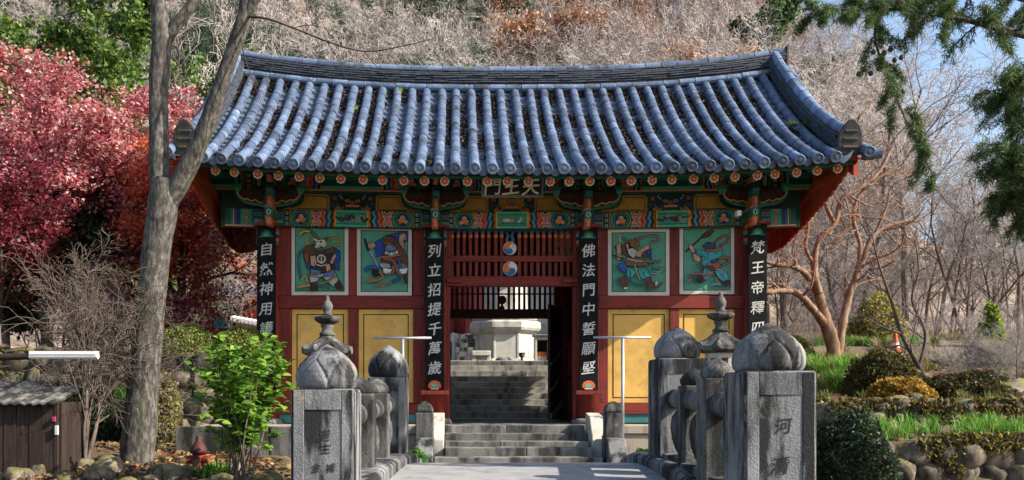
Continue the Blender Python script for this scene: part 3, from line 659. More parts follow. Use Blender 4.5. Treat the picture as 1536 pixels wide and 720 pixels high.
    P_([(-.55, -.55), (-.3, -.75), (0, -.6), (.3, -.75), (.55, -.55), (.62, .1), (.38, .55), (-.38, .55), (-.62, .1)], fc)
    for s_ in (-1, 1):
        art.stroke([g(s_ * .45, -.45), g(s_ * .6, -.85), g(s_ * .5, -.98)], 1.8, (.45, .44, .40), True); art.ell(*g(s_ * .24, -.25), 3.4, 2.2, (.50, .47, .38)); art.ell(*g(s_ * .24, -.25), 1.4, 1.6, BLK)
        art.stroke([g(s_ * .4, .5), g(s_ * .6, .9), g(s_ * .8, .75), g(s_ * .7, .5)], 2.2, [(.45, .25, .03), (.55, .25, .03), (.55, .27, .04)][i])
    art.ell(*g(0, .0), 5, 3.6, (.42, .10, .04)); P_([(-.34, .25), (.34, .25), (.3, .5), (-.3, .5)], (.55, .20, .13)); P_([(-.3, .3), (.3, .3), (.27, .42), (-.27, .42)], (.62, .58, .5))
    art.build('painted_panel', mid)
# beam stubs past the corner columns
for s, pxs, jx in ((-1, (338, 388), 300), (1, (1146, 1194), 1240)):
    art = Art(lambda u, v, l: (bx(u), YA + .0025 - l, bz(v)))
    a, b = pxs if s > 0 else pxs[::-1]; q = lambda t: a + (b - a) * t
    for k, (t0, t1, c) in enumerate(((0, 1, G1), (.04, .14, BLK), (.06, .12, (.4, .4, .4)), (.18, .55, G2), (.58, .66, DBL), (.66, .72, BLU), (.74, .77, YEL), (.80, 1, G2), (.84, 1, G1))): art.rect(q(t0), 319 + (4 if k == 2 else 0), q(t1), 344 - (4 if k == 2 else 0), c)
    for k in range(3):
        for r_, c in ((5, G3), (3.6, G1), (2.2, ORG)): art.ell(q(.37), 323 + k * 8.5, r_ * 1.3, r_ * .8, c)
    art.rect(min(a, b), 343, max(a, b), 345.5, (.60, .28, .16)); art.build('painted_pattern', bm)
    art = Art(lambda u, v, l: (bx(u), YA + .0215 - l, bz(v)))
    c0 = 403 if s < 0 else 1133; q = lambda t: c0 + s * t
    for (t0, t1, v0, v1, c) in ((10, 20, 264, 288, BLK), (12, 18, 268, 284, (.35, .35, .35)), (21, 40, 264, 288, G2), (24, 37, 267, 286, G1), (40, 43, 264, 288, DOR), (43, 47, 264, 288, DBL), (47, 51, 264, 288, G3), (51, 100, 264, 274, G2), (51, 100, 274, 283, G1), (51, 100, 283, 287, G3), (44, 100, 288, 290.6, (.60, .28, .16))): art.rect(q(t0), v0, q(t1), v1, c)
    for k in range(3): art.ell(q(30), 269 + 7.5 * k, 4, 2.4, ORG); art.ell(q(30), 269 + 7.5 * k, 2, 1.2, YEL)
    art.build('painted_pattern', jb)
# bracket sets on the column heads
for i, c in enumerate((403, 653, 882.5, 1133)):
    br = MB(); br.prism([(c + a, b) for a, b in ((-7, 290), (7, 290), (8, 343), (-8, 343))], 15.72, 15.87, lambda u, v, w: (X_(u, 15.72), w, Z_(v, 15.72)))
    br = br.build('bracket', 'paint_green', gate, bevel=.01, warped=True)
    for s in (-1, 1):
        prof = [(4, 288), (48, 288), (49, 292), (45, 297), (43, 302), (36, 306), (30, 306), (22, 310), (14, 309), (4, 314)]
        wg = MB(); wg.prism([(c + s * a, b) for a, b in prof], 15.74, 15.85, lambda u, v, w: (X_(u, 15.74), w, Z_(v, 15.74)))
        wg = wg.build('bracket_wing', 'carved', br, warped=True)
        art = Art(lambda u, v, l: (X_(u, 15.74), 15.7385 - l, Z_(v, 15.74)))
        art.stroke([(c + s * a, b) for a, b in ((48, 293), (44, 302), (36, 308), (26, 311), (12, 313), (4, 316))], 4.2, G2)
        art.stroke([(c + s * a, b) for a, b in ((48, 292), (45, 299), (38, 304), (32, 304), (26, 307), (20, 305), (14, 309), (8, 309))], 2.0, PNK)
        for q, (u, v, r) in enumerate(((16, 296, 5), (28, 296, 5), (38, 294, 4))):
            art.stroke([(c + s * (u + r * .9 * math.cos(t) * (1 - t / 9)), v + r * .9 * math.sin(t) * (1 - t / 9)) for t in np.linspace(0, 8, 12)], 1.0, (.13, .05, .035))
        art.build('painted_edge', wg)
        for (a0, a1, z0, z1, cc) in ((40, 54, 281, 286.5, G2), (42, 52, 286.5, 292, G3)):
            bl = MB(); bl.prism([(c + s * a0, z0), (c + s * a1, z0), (c + s * (a1 - 2), z1), (c + s * (a0 + 2), z1)], 15.68, 15.83, lambda u, v, w: (X_(u, 15.68), w, Z_(v, 15.68)), cc)
            bl.build('bearing_block', 'paint', br, warped=True)
        # painted cheek below the wing
        art = Art(lambda u, v, l: (X_(u, YA), YA - .022 - l, Z_(v, YA)))
        for k, cc in enumerate((G1, DBL, (.35, .07, .03), BLU, G2, G1)): art.rect(c + s * 8, 319 + k * 2.2, c + s * 21, 344, cc)
        for k in range(3): art.ell(c + s * (11 + 4 * k), 337, 2.4, 3, [G3, ORG, (.05, .35, .3)][k], 8); 
        art.build('painted_cheek', bm)
    # projecting arm seen end-on
    for k, (p0, p1, yf, hw, cc) in enumerate(((266, 276, 15.50, .045, (.50, .18, .10)), (276, 286, 15.56, .06, G1), (286, 297, 15.50, .062, (.03, .16, .17)), (297, 313, 15.46, .050, (.52, .17, .08)), (313, 316.5, 15.40, .066, (.26, .24, .21)), (316.5, 328, 15.40, .064, (.03, .14, .10)), (328, 341, 15.46, .050, (.52, .16, .07)))):
        z0, z1 = Z_(p1, yf), Z_(p0, yf); xm = X_(c + [0, 0, 1, 0, -1, 0, -1][k], yf); sl_ = .05 * ((k % 2) * 2 - 1)
        m = MB(); m.prism([(yf + .05, z0), (15.86, z0), (15.86, z1 - .002), (yf + sl_ * .5, z1 - .002), (yf, (z0 + z1) / 2)], xm - hw, xm + hw, lambda u, v, w: (w, u, v), cc)
        o = m.build('bracket_arm', 'paint', br, warped=True, bevel=.012)
        if k in (3, 6, 0):
            art = Art(lambda u, v, l: (xm + u, yf - .006 - l, v)); 
            art.rect(-hw * .9, z0 + .02, -hw * .55, z1 - .03, (.35, .08, .04)); art.rect(hw * .1, z0 + .02, hw * .35, z1 - .03, (.70, .45, .3)); art.build('painted_edge', o)
        if k == 5:
            art = Art(lambda u, v, l: (xm + u, yf - .008 - l, v)); zm = (z0 + z1) / 2
            art.ell(0, zm, .05, .058, (.05, .30, .26)); art.ell(0, zm, .03, .04, (.55, .53, .5)); art.ell(0, zm, .018, .03, BLK); art.build('painted_edge', o)
# name board
YN = 15.15
nb = MB(); nb.prism([(722, 266), (815, 266), (815, 296), (722, 296)], 0, .05, lambda u, v, w: (X_(u, YN), YN + w - (293.5 - v) * .004, Z_(v, YN)))
nb = nb.build('name_board', 'grey_paint', gate, bevel=.006)
nb['label'] = 'black name board with three cream characters'
art = Art(lambda u, v, l: (X_(u, YN), YN - (293.5 - v) * .004 - .0015 - l, Z_(v, YN))); art.rect(725, 266.5, 812, 292.5, (.012, .012, .012)); art.build('black_field', nb, warped=False)
for k, (ch, px) in enumerate((('門', 739), ('王', 767), ('天', 796))):
    g = write(ch, lambda u, v: (X_(px, YN) + u, YN - (293.5 - 281) * .004 - .004 - v * .35, Z_(281, YN) + v), .275, seed=70 + k, bold=.014, rough=.01, sx=1.12)
    g.c = [(.80, .74, .58)] * len(g.f); g.build('brush_character', 'paint', nb)

# ---------------------------------------------------------------- guardian paintings
SKN, BRN, DBR, GRY, TEA, LBL = (.52, .30, .20), (.13, .05, .03), (.05, .02, .016), (.28, .29, .30), (.05, .33, .34), (.10, .17, .42)
class Inked:                                               # every painted shape gets a brushed outline and a few fold lines
    def __init__(s, a): s.a = a; s.r = random.Random(4)
    def ell(s, u, v, p, q, c, *k): s.a.ell(u, v, p + 2.2, q + 2.2, (.015, .013, .012)); s.a.ell(u, v, p, q, c)
    def stroke(s, pts, w, c, taper=False):
        if w > 9: s.a.stroke(pts, w + 4.5, (.015, .013, .012))
        s.a.stroke(pts, w, c)
        if w > 13: s.a.stroke([(x + w * .18, y + w * .18) for x, y in pts], 2, tuple(min(1, q * 2.2 + .04) for q in c))
    def poly(s, pts, c):
        s.a.poly(pts, c); n = len(pts); cx, cy = sum(p[0] for p in pts) / n, sum(p[1] for p in pts) / n
        for k in range(max(2, n // 2)):
            p = pts[s.r.randrange(n)]; t, u = s.r.uniform(.05, .2), s.r.uniform(.75, 1.0); q = (p[0] + (cx - p[0]) * t, p[1] + (cy - p[1]) * t); e = (p[0] + (cx - p[0]) * u + s.r.uniform(-7, 7), p[1] + (cy - p[1]) * u + s.r.uniform(-7, 7))
            s.a.stroke([q, ((q[0] + e[0]) / 2 + s.r.uniform(-6, 6), (q[1] + e[1]) / 2 + s.r.uniform(-6, 6)), e], s.r.uniform(2, 3.5), s.r.choice([(.015, .013, .012), tuple(x * .35 for x in c), tuple(min(1, x * 1.8 + .05) for x in c)]))
        for a_, b_ in zip(pts, pts[1:] + pts[:1]): s.a.mb.add(*ribbon(s.a, a_, b_, 3.2)); s.a.mb.c[-1] = (.015, .013, .012)
        s.a.k += 1
def ribbon(a, p, q, w):
    d = Vector((q[0] - p[0], q[1] - p[1])); d = d.normalized() if d.length > 1e-6 else Vector((1, 0)); n = Vector((-d.y, d.x)) * w / 2; l = .0008 * (a.k + 1)
    return [a.f(p[0] + n.x, p[1] + n.y, l), a.f(q[0] + n.x, q[1] + n.y, l), a.f(q[0] - n.x, q[1] - n.y, l), a.f(p[0] - n.x, p[1] - n.y, l)], [(0, 1, 2, 3)]
def painting(px0, py0, px1, py1, ux0, uy0, ux1, uy1, draw, label, wall):
    fr = MB().box(fx(px0), fx(px1), YF - .062, YF + .02, fz(py1), fz(py0)).build('guardian_painting', 'frame_white', wall, bevel=.006, warped=True); fr['label'] = label
    m = 5.6
    f = lambda u, v, l: (fx(px0 + m + (u - ux0) / (ux1 - ux0) * (px1 - px0 - 2 * m)), YF - .0635 - l, fz(py0 + m + (v - uy0) / (uy1 - uy0) * (py1 - py0 - 2 * m)))
    art = Art(f); art.rect(ux0, uy0, ux1, uy1, BLK); art.rect(ux0 + 6, uy0 + 6, ux1 - 6, uy1 - 6, (.085, .30, .205)); draw(Inked(art)); art.build('picture', fr)
def goat(a):
    S, Pp = a.stroke, a.poly
    S([(160, 180), (215, 150), (270, 185), (300, 225), (330, 230)], 26, (.09, .10, .035)); S([(150, 180), (190, 155), (230, 160)], 14, YEL)
    S([(360, 235), (410, 205), (470, 215), (470, 250), (400, 258)], 18, (.22, .18, .04)); S([(210, 200), (205, 240), (225, 250)], 12, YEL)
    S([(185, 290), (150, 330), (145, 400), (155, 470), (165, 515)], 20, (.03, .12, .11)); S([(165, 515), (200, 485), (215, 540)], 12, YEL)
    Pp([(190, 270), (250, 250), (330, 300), (420, 270), (465, 300), (470, 370), (430, 400), (330, 380), (250, 400), (200, 400), (180, 340)], BRN); Pp([(185, 330), (215, 300), (230, 400), (210, 425)], (.25, .08, .03)); Pp([(430, 280), (465, 310), (462, 450), (425, 420), (415, 330)], BLU); Pp([(210, 390), (240, 380), (235, 440), (205, 425)], BLU)
    Pp([(250, 330), (410, 320), (430, 440), (330, 470), (235, 450)], DBR)
    a.ell(322, 360, 34, 32, WHT); a.ell(322, 360, 24, 22, BRN); S([(322, 335), (322, 395)], 5, WHT); S([(285, 400), (322, 412), (365, 395)], 6, WHT)
    Pp([(235, 340), (275, 335), (290, 390), (270, 420), (240, 405)], SKN); Pp([(385, 385), (425, 320), (440, 335), (410, 400)], SKN); Pp([(350, 400), (385, 395), (400, 440), (365, 455)], SKN)
    Pp([(240, 440), (330, 470), (420, 440), (455, 520), (420, 575), (370, 530), (330, 490), (285, 530), (240, 540), (230, 480)], (.45, .45, .44)); Pp([(235, 460), (320, 470), (310, 505), (240, 490)], (.30, .31, .33)); Pp([(335, 470), (430, 445), (420, 490), (345, 495)], LBL); Pp([(240, 435), (320, 450), (315, 470), (245, 462)], (.04, .22, .34)); Pp([(240, 460), (300, 470), (290, 482), (240, 475)], (.45, .15, .05))
    Pp([(240, 545), (290, 535), (295, 600), (240, 600)], DBR); Pp([(425, 555), (465, 520), (495, 575), (490, 600), (440, 590)], DBR)
    S([(310, 550), (360, 535), (420, 500), (440, 490)], 14, (.25, .14, .03)); S([(140, 575), (190, 565), (235, 560)], 16, (.45, .20, .05)); S([(145, 585), (200, 580)], 7, (.04, .16, .13)); S([(300, 560), (350, 570), (390, 590)], 12, (.03, .15, .13))
    Pp([(262, 215), (300, 225), (350, 220), (372, 262), (350, 280), (320, 270), (300, 290), (270, 285), (285, 250)], (.60, .53, .36)); Pp([(245, 210), (290, 218), (300, 245), (265, 230)], (.56, .52, .44)); Pp([(335, 215), (385, 205), (360, 228)], (.10, .08, .06)); a.ell(322, 240, 7, 5, BLK); a.ell(315, 295, 34, 14, (.03, .09, .12)); S([(345, 268), (368, 264)], 3, DBR)
def sword(a):
    S, Pp = a.stroke, a.poly
    Pp([(640 + 60, 260), (760, 215), (800, 200), (830, 230), (800, 330), (745, 350), (735, 290)], BLU); Pp([(850, 170), (930, 150), (985, 150), (985, 220), (930, 250), (880, 200)], (.025, .06, .20))
    Pp([(665, 255), (735, 235), (745, 270), (690, 290)], SKN); Pp([(920, 180), (955, 160), (975, 190), (950, 210), (960, 290), (940, 290), (915, 230)], SKN)
    S([(660, 205), (670, 240), (690, 300)], 13, BLK); S([(700, 300), (740, 380), (800, 495)], 15, (.20, .25, .42)); S([(703, 300), (745, 385), (800, 490)], 4, (.45, .50, .62))
    Pp([(790, 330), (830, 260), (900, 230), (960, 290), (985, 360), (985, 440), (930, 450), (840, 430), (780, 390)], BRN); Pp([(800, 240), (830, 190), (880, 190), (895, 240), (860, 275), (815, 270)], (.10, .045, .025)); S([(790, 210), (820, 185), (850, 180), (880, 190)], 8, DBR)
    a.ell(855, 282, 42, 18, LBL); Pp([(815, 300), (860, 310), (905, 295), (915, 320), (860, 340), (810, 325)], WHT); a.ell(838, 320, 14, 12, (.35, .34, .33)); a.ell(885, 318, 14, 12, (.35, .34, .33)); a.ell(845, 250, 10, 4, (.5, .35, .25)); S([(825, 262), (850, 268), (870, 262)], 5, (.5, .33, .25))
    Pp([(785, 385), (850, 400), (860, 430), (790, 430), (770, 405)], (.30, .32, .30)); Pp([(870, 400), (950, 390), (985, 420), (980, 470), (900, 470), (860, 440)], (.16, .17, .14)); Pp([(800, 430), (870, 440), (850, 475), (800, 470)], WHT); Pp([(910, 440), (985, 430), (975, 480), (920, 475)], WHT)
    S([(800, 360), (870, 370), (900, 440), (930, 490)], 22, (.20, .07, .035)); S([(915, 370), (930, 420), (910, 440)], 16, BLU); S([(780, 350), (860, 345), (930, 330)], 12, (.35, .13, .07)); S([(820, 480), (870, 470), (880, 440)], 12, (.30, .10, .06))
    S([(670, 460), (690, 425), (740, 425), (770, 450)], 22, BLU); Pp([(715, 445), (765, 440), (770, 490), (735, 500), (715, 475)], BLK); S([(770, 460), (800, 500), (740, 530), (670, 535)], 15, (.30, .12, .07)); S([(740, 520), (680, 515)], 8, (.30, .12, .07)); Pp([(860, 530), (930, 495), (935, 515), (880, 550)], BLU); S([(750, 570), (820, 555), (860, 545)], 13, (.32, .13, .07)); S([(780, 590), (810, 560)], 9, (.32, .13, .07)); Pp([(950, 480), (985, 470), (985, 560), (960, 550)], DBR)
def archer(a):
    S, Pp = a.stroke, a.poly
    S([(205, 175), (200, 230)], 20, GRY); S([(215, 190), (260, 225), (310, 215), (400, 190), (480, 185), (490, 215), (430, 240)], 22, (.13, .11, .09)); S([(230, 205), (270, 215)], 10, (.03, .2, .14))
    Pp([(210, 250), (270, 230), (330, 300), (430, 260), (440, 360), (400, 320), (380, 350), (270, 350), (220, 320)], BRN); Pp([(160, 265), (190, 250), (185, 300)], BLU); Pp([(405, 300), (440, 280), (440, 365), (410, 340)], BLU)
    Pp([(175, 250), (205, 235), (215, 330), (190, 340), (175, 300)], SKN); Pp([(165, 330), (215, 330), (220, 360), (180, 370)], SKN); Pp([(330, 300), (415, 250), (430, 280), (370, 310), (360, 345), (320, 340)], SKN); S([(145, 325), (200, 350), (230, 355)], 9, BLK)
    Pp([(265, 285), (300, 275), (330, 300), (310, 360), (270, 330), (245, 250), (262, 240)], (.50, .50, .48)); S([(280, 290), (290, 330)], 4, GRY); S([(300, 290), (310, 350)], 4, GRY)
    Pp([(265, 225), (300, 210), (340, 215), (350, 260), (320, 280), (280, 265)], (.20, .09, .03)); S([(290, 215), (300, 200)], 5, (.4, .25, .05)); S([(330, 213), (340, 198)], 5, (.4, .25, .05))
    S([(220, 365), (300, 385), (380, 415)], 12, (.10, .16, .40)); Pp([(245, 350), (390, 350), (420, 410), (340, 420), (240, 410)], (.14, .09, .05)); S([(250, 355), (320, 375), (370, 375)], 8, (.4, .38, .33))
    S([(370, 375), (440, 380), (510, 378)], 17, (.13, .10, .09)); S([(470, 390), (450, 420), (500, 430), (530, 440), (490, 455), (440, 450)], 14, (.05, .20, .17)); S([(430, 465), (480, 470), (520, 440)], 7, (.35, .35, .25)); Pp([(180, 395), (240, 400), (255, 440), (230, 465), (195, 440)], (.05, .10, .42))
    Pp([(255, 425), (310, 440), (315, 475), (275, 515), (245, 480)], TEA); Pp([(335, 450), (400, 430), (430, 490), (370, 520), (345, 490)], TEA); S([(270, 440), (280, 490)], 4, BLK); S([(370, 460), (390, 500)], 4, BLK)
    S([(310, 400), (320, 450), (350, 520)], 7, (.40, .38, .3)); S([(250, 490), (290, 540), (370, 560), (430, 540)], 13, (.025, .13, .11))
    Pp([(180, 515), (235, 490), (260, 550), (250, 590), (215, 575)], BRN); Pp([(225, 578), (258, 575), (250, 595), (228, 594)], WHT); Pp([(375, 515), (430, 500), (440, 540), (480, 545), (460, 580), (405, 590), (400, 550)], BRN); Pp([(465, 530), (485, 535), (475, 570), (460, 560)], WHT); S([(410, 590), (470, 585), (520, 540)], 10, (.10, .08, .07))
def runner(a):
    S, Pp = a.stroke, a.poly
    S([(700, 315), (760, 265), (830, 205)], 11, DBR); 
    Pp([(825, 195), (860, 165), (915, 150), (925, 165), (890, 200), (850, 215), (830, 215)], (.07, .03, .025)); S([(850, 200), (905, 165)], 3, (.18, .08, .06))
    S([(930, 250), (960, 220), (1010, 200), (1035, 220), (1010, 255), (965, 270)], 18, (.20, .07, .04)); S([(955, 270), (1000, 265)], 9, BLU)
    Pp([(725, 270), (750, 258), (775, 300), (770, 330), (740, 310)], SKN); Pp([(755, 330), (790, 330), (820, 360), (815, 390), (770, 385)], SKN)
    Pp([(835, 270), (870, 245), (930, 250), (940, 290), (860, 300)], (.035, .045, .10)); Pp([(780, 300), (850, 310), (985, 290), (985, 350), (900, 385), (850, 430), (820, 400), (835, 350), (790, 340)], TEA); Pp([(850, 300), (930, 295), (985, 280), (985, 305), (860, 320)], (.35, .10, .05)); S([(800, 320), (850, 350)], 3, BLK); S([(880, 320), (870, 380)], 3, BLK); S([(920, 320), (960, 330)], 3, BLK)
    Pp([(890, 380), (950, 370), (945, 390), (895, 395)], BLU); S([(960, 375), (1000, 355), (1035, 370), (1025, 400), (980, 410)], 17, (.22, .08, .045)); Pp([(865, 410), (950, 395), (985, 430), (920, 450), (860, 430)], (.34, .10, .05)); S([(885, 395), (900, 430), (960, 450), (1020, 455)], 7, (.45, .42, .36)); S([(795, 400), (785, 430)], 7, BRN); S([(820, 400), (830, 460)], 12, BRN)
    Pp([(850, 430), (930, 440), (910, 490), (850, 530), (820, 500)], (.10, .34, .38)); Pp([(920, 460), (1000, 450), (1040, 520), (990, 540), (950, 510)], (.10, .34, .38)); S([(870, 450), (850, 500)], 3, BLK); S([(960, 470), (1000, 520)], 3, BLK); Pp([(850, 425), (900, 415), (935, 450), (900, 465)], BRN)
    Pp([(775, 510), (830, 500), (850, 535), (815, 555), (785, 540)], DBR); Pp([(990, 540), (1040, 530), (1045, 580), (1000, 570)], DBR); S([(730, 485), (790, 480), (860, 490), (915, 480)], 14, (.28, .09, .05)); S([(710, 540), (740, 520)], 14, (.35, .10, .05)); a.ell(752, 508, 13, 14, BLU); S([(890, 575), (940, 560), (1000, 590)], 10, (.06, .13, .20)); S([(930, 510), (950, 550), (980, 560)], 10, (.10, .07, .05))
painting(438, 340, 523, 443.5, 115, 128, 500, 605, goat, 'painting of a pale goat-headed guardian with folded arms', wl)
painting(536, 342.5, 618, 444, 630, 143, 985, 612, sword, 'painting of a dark guardian in blue drawing a sword', wl)
painting(911, 345, 1003, 444, 140, 155, 550, 610, archer, 'painting of a striding guardian in teal trousers with crossed arms', wr)
painting(1018, 341, 1100, 442, 685, 140, 1055, 608, runner, 'painting of a teal-robed guardian raising a long club', wr)
# ---------------------------------------------------------------- roof
YE, YR = 14.22, 17.75
def rlift(x, s): return (.24 + .13 * s) * (min(abs(x), 5.7) / 5.5) ** 2.6
def rzv(x, y):                                              # height of the tile bed on the front slope
    s = np.clip((y - YE) / (YR - YE), -.1, 1); return 4.70 + 2.52 * (.64 * s + .36 * s * s) + (.24 + .13 * s) * (np.minimum(np.abs(x), 5.7) / 5.5) ** 2.6
def slope(x, y): return math.atan2(float(rzv(x, y + .1) - rzv(x, y - .1)), .2)
rxs = np.linspace(-5.55, 5.55, 45); rys = np.linspace(YE + .08, YR, 16)
mb = MB()
for sgn in (1, -1):
    for top in (0, 1):
        vs = [(x, YR + (y - YR) * sgn, float(rzv(x, y)) - (.10 if not top else .03)) for y in rys for x in rxs]; n = len(rxs)
        fs = [(i * n + j, i * n + j + 1, (i + 1) * n + j + 1, (i + 1) * n + j) for i in range(len(rys) - 1) for j in range(n - 1)]
        mb.add(vs, fs if (top == 1) == (sgn == 1) else [f[::-1] for f in fs], (.30, .09, .045) if not top else (.12, .13, .15))
roof = mb.build('roof', 'paint', gate)
# rafters with painted flower ends
fl = Art(lambda u, v, l: (u, -.002 - l, v)); fl.ell(0, 0, .078, .078, (.10, .24, .17), 16)
for k in range(8): a = k * math.pi / 4; fl.ell(.052 * math.cos(a), .052 * math.sin(a), .026, .026, (.60, .50, .36), 8)
fl.ell(0, 0, .056, .056, (.60, .50, .36), 14)
for k in range(8):
    a = k * math.pi / 4 + .39; c, s = math.cos(a), math.sin(a)
    fl.poly([(.012 * c, .012 * s), (.04 * c - .017 * s, .04 * s + .017 * c), (.062 * c, .062 * s), (.04 * c + .017 * s, .04 * s - .017 * c)], (.50, .045, .02))
fl.ell(0, 0, .018, .018, (.68, .36, .04), 10)
flm = None
rpx = [323.7, 352, 387, 418, 449, 480, 511.6, 545, 574, 606, 637, 667, 701, 731, 761, 792.5, 825, 853.6, 884.6, 916, 946.7, 978, 1007.6, 1040, 1070.8, 1102, 1135.6, 1162, 1194.4, 1225, 1256]
for px in rpx:
    x = X_(px, 14.45); z0 = 4.555 + rlift(x, 0) * 1.03; y0 = 14.45; sl_ = .46
    r = MB().tube([(x, y0, z0), (x, y0 + 1.95, z0 + 1.95 * sl_)], [.068, .085], 12, col=(.016, .09, .065)).build('rafter', 'paint', gate, smooth_=True)
    for p in r.data.polygons:
        if len(p.vertices) > 4: p.use_smooth = False
    if flm is None: o = fl.mb.build('flower_end', 'paint', r, origin=(0, 0, 0)); flm = o.data
    else: o = link('flower_end', flm, r)
    o.location = Vector((x, y0 - .012, z0)) - WL[r.name]; o.rotation_euler = (math.atan(sl_) * .55, random.uniform(-.3, .3), 0)
# eave boards
def eave_strip(name, y, dz, h, d, mat, col=None):
    m = MB(); xs_ = np.linspace(-5.42, 5.42, 41); vs = []
    for x in xs_: z = 4.70 + rlift(x, 0) + dz; vs += [(x, y, z), (x, y + d, z + .02), (x, y + d, z + h + .02), (x, y, z + h)]
    n = len(xs_); m.add(vs, [(k * 4 + j, k * 4 + (j + 1) % 4, k * 4 + 4 + (j + 1) % 4, k * 4 + 4 + j) for k in range(n - 1) for j in range(4)] + [(0, 3, 2, 1), (4 * n - 4, 4 * n - 3, 4 * n - 2, 4 * n - 1)], col)
    return m.build(name, mat, gate)
eave_strip('eave_board', 14.42, -.105, .05, .10, 'paint', (.022, .125, .09))
eave_strip('tile_rest_board', 14.36, -.055, .085, .06, 'paint', (.55, .075, .02))
# cover tiles
def cover_mesh(r0, r1, L, end):
    m = MB(); n = 10; vs = []
    rings = [(0, r0), (L * .88, r0), (L * .90, r1), (L, r1)] if not end else [(-.03, r0 + .006), (.02, r0 + .006), (.03, r0), (L * .88, r0), (L * .9, r1), (L, r1)]
    for y, r in rings:
        for j in range(n + 1): a = math.pi * (j / n * 1.16 - .08); vs.append((r * math.cos(a), y, r * math.sin(a) * 1.06))
    k = n + 1; fs = [(i * k + j, i * k + j + 1, (i + 1) * k + j + 1, (i + 1) * k + j) for i in range(len(rings) - 1) for j in range(n)]
    if end:                                                 # round end plate
        b = len(vs); vs += [((r0 + .006) * math.cos(2 * math.pi * j / 16), -.032, (r0 + .006) * math.sin(2 * math.pi * j / 16)) for j in range(16)]
        vs += [((r0 + .006) * math.cos(2 * math.pi * j / 16), -.005, (r0 + .006) * math.sin(2 * math.pi * j / 16)) for j in range(16)]
        q_ = len(vs); R_ = r0 + .006; rp = [(.80, -.032), (.74, -.022), (.42, -.022), (.36, -.030), (.02, -.034)]
        for rr_, yy_ in rp: vs += [(R_ * rr_ * math.cos(2 * math.pi * j / 16), yy_, R_ * rr_ * math.sin(2 * math.pi * j / 16)) for j in range(16)]
        prev = b
        for t_ in range(5):
            cur = q_ + 16 * t_; fs += [(prev + j, prev + (j + 1) % 16, cur + (j + 1) % 16, cur + j) for j in range(16)]; prev = cur
        fs += [(b + (j + 1) % 16, b + j, b + 16 + j, b + 16 + (j + 1) % 16) for j in range(16)]
    else: fs += [tuple(range(k))]
    m.add(vs, [f[::-1] for f in fs]); return m
tl = .318
proto = cover_mesh(.082, .074, tl * 1.06, False).build('cover_tile', 'tile', roof, smooth_=False, origin=(0, 0, 0)); pm = proto.data; bpy.data.objects.remove(proto)
proto = cover_mesh(.084, .074, tl * 1.06, True).build('eave_cover_tile', 'tile', roof, origin=(0, 0, 0)); pe = proto.data; bpy.data.objects.remove(proto)
for me in (pm, pe):
    sm = [len(p.vertices) == 4 for p in me.polygons]; me.polygons.foreach_set('use_smooth', sm)
XC = [-4.97 + .285 * i for i in range(36)]
rest_v, rest_f = [], []; nb_ = 0
def rows():
    s = []; y = YE - .05
    while y < YR - .28: s.append(y); y += tl * math.cos(slope(0, y + .15))
    return s
RW = rows(); rr = random.Random(5)
bv = np.array([v.co[:] for v in pm.vertices]); bf = [tuple(p.vertices) for p in pm.polygons]
def tile_at(mesh, name, x, y, parent, dx=0, extra=0.0):
    z = float(rzv(x, y)) + .018 + extra
    o = link(name, mesh, parent, (x + dx, y, z)); o.rotation_euler = (slope(x, y + .15), 0, rr.uniform(-.022, .022)); o.scale = (rr.uniform(.96, 1.04), 1, rr.uniform(.96, 1.06)); return o
for i, x in enumerate(XC):
    ox = rr.uniform(-.012, .012)
    for k, y in enumerate(RW):
        if k < 8: tile_at(pe if k == 0 else pm, 'eave_cover_tile' if k == 0 else 'cover_tile', x, y, roof, ox + rr.uniform(-.006, .006))
        else:
            a = slope(x, y + .15); ca, sa = math.cos(a), math.sin(a); v = bv.copy(); yy_ = v[:, 1] * ca - v[:, 2] * sa; zz_ = v[:, 1] * sa + v[:, 2] * ca
            v = np.stack([v[:, 0] + x + ox + rr.uniform(-.006, .006), yy_ + y, zz_ + float(rzv(x, y)) + .018], 1)
            rest_v.append(v); rest_f += [tuple(q + nb_ for q in f) for f in bf]; nb_ += len(v)
m = MB(); m.v = [tuple(v) for v in np.concatenate(rest_v)]; m.f = rest_f; m.c = [None] * len(rest_f)
o = m.build('upper_cover_tiles', 'tile', roof, smooth_=True); o['kind'] = 'stuff'
# pan tiles (both slopes)
def pans(sgn, NC, name):
    V, F = [], []; b = 0; dy = (YR - YE - .05) / NC; us = np.linspace(-1, 1, 7)
    xsj = [XC[0] - .1425 + .285 * j for j in range(37)]
    for j, xc in enumerate(xsj):
        for k in range(NC):
            y0 = YE + .0 + k * dy + rr.uniform(-.008, .008); y1 = y0 + dy * 1.12; x = xc + us * .148
            arc = -.080 * (1 - us ** 2) + .025; up = .066 + rr.uniform(-.010, .012)
            drop = .062 if k else .105 * (1 - .8 * us ** 2) + .01
            z0 = rzv(x, y0) + arc + up; z1 = rzv(x, y1) + arc
            Y0, Y1 = (y0, y1) if sgn > 0 else (2 * YR - y0, 2 * YR - y1)
            V += [np.stack([x, np.full(7, Y0 + (.012 if sgn > 0 else -.012)), z0 - drop], 1), np.stack([x, np.full(7, Y0), z0], 1), np.stack([x, np.full(7, Y1), z1], 1)]
            for r_ in (0, 7):
                for q in range(6): F.append((b + r_ + q, b + r_ + q + 1, b + r_ + q + 8, b + r_ + q + 7))
            b += 21
    o = npmesh(name, np.concatenate(V), F, 'tile_pan', roof, smooth_=False); o['kind'] = 'stuff'
MT['tile_pan'] = mk('pan_tile', [(.2, (.04, .055, .09)), (.5, (.08, .11, .165)), (.8, (.15, .19, .27))], 4, rough=(.4, .65), bump=.2, bscale=50, bdist=.01, stain=((.035, .035, .038), 2.0, .5, .72), spec=.5)
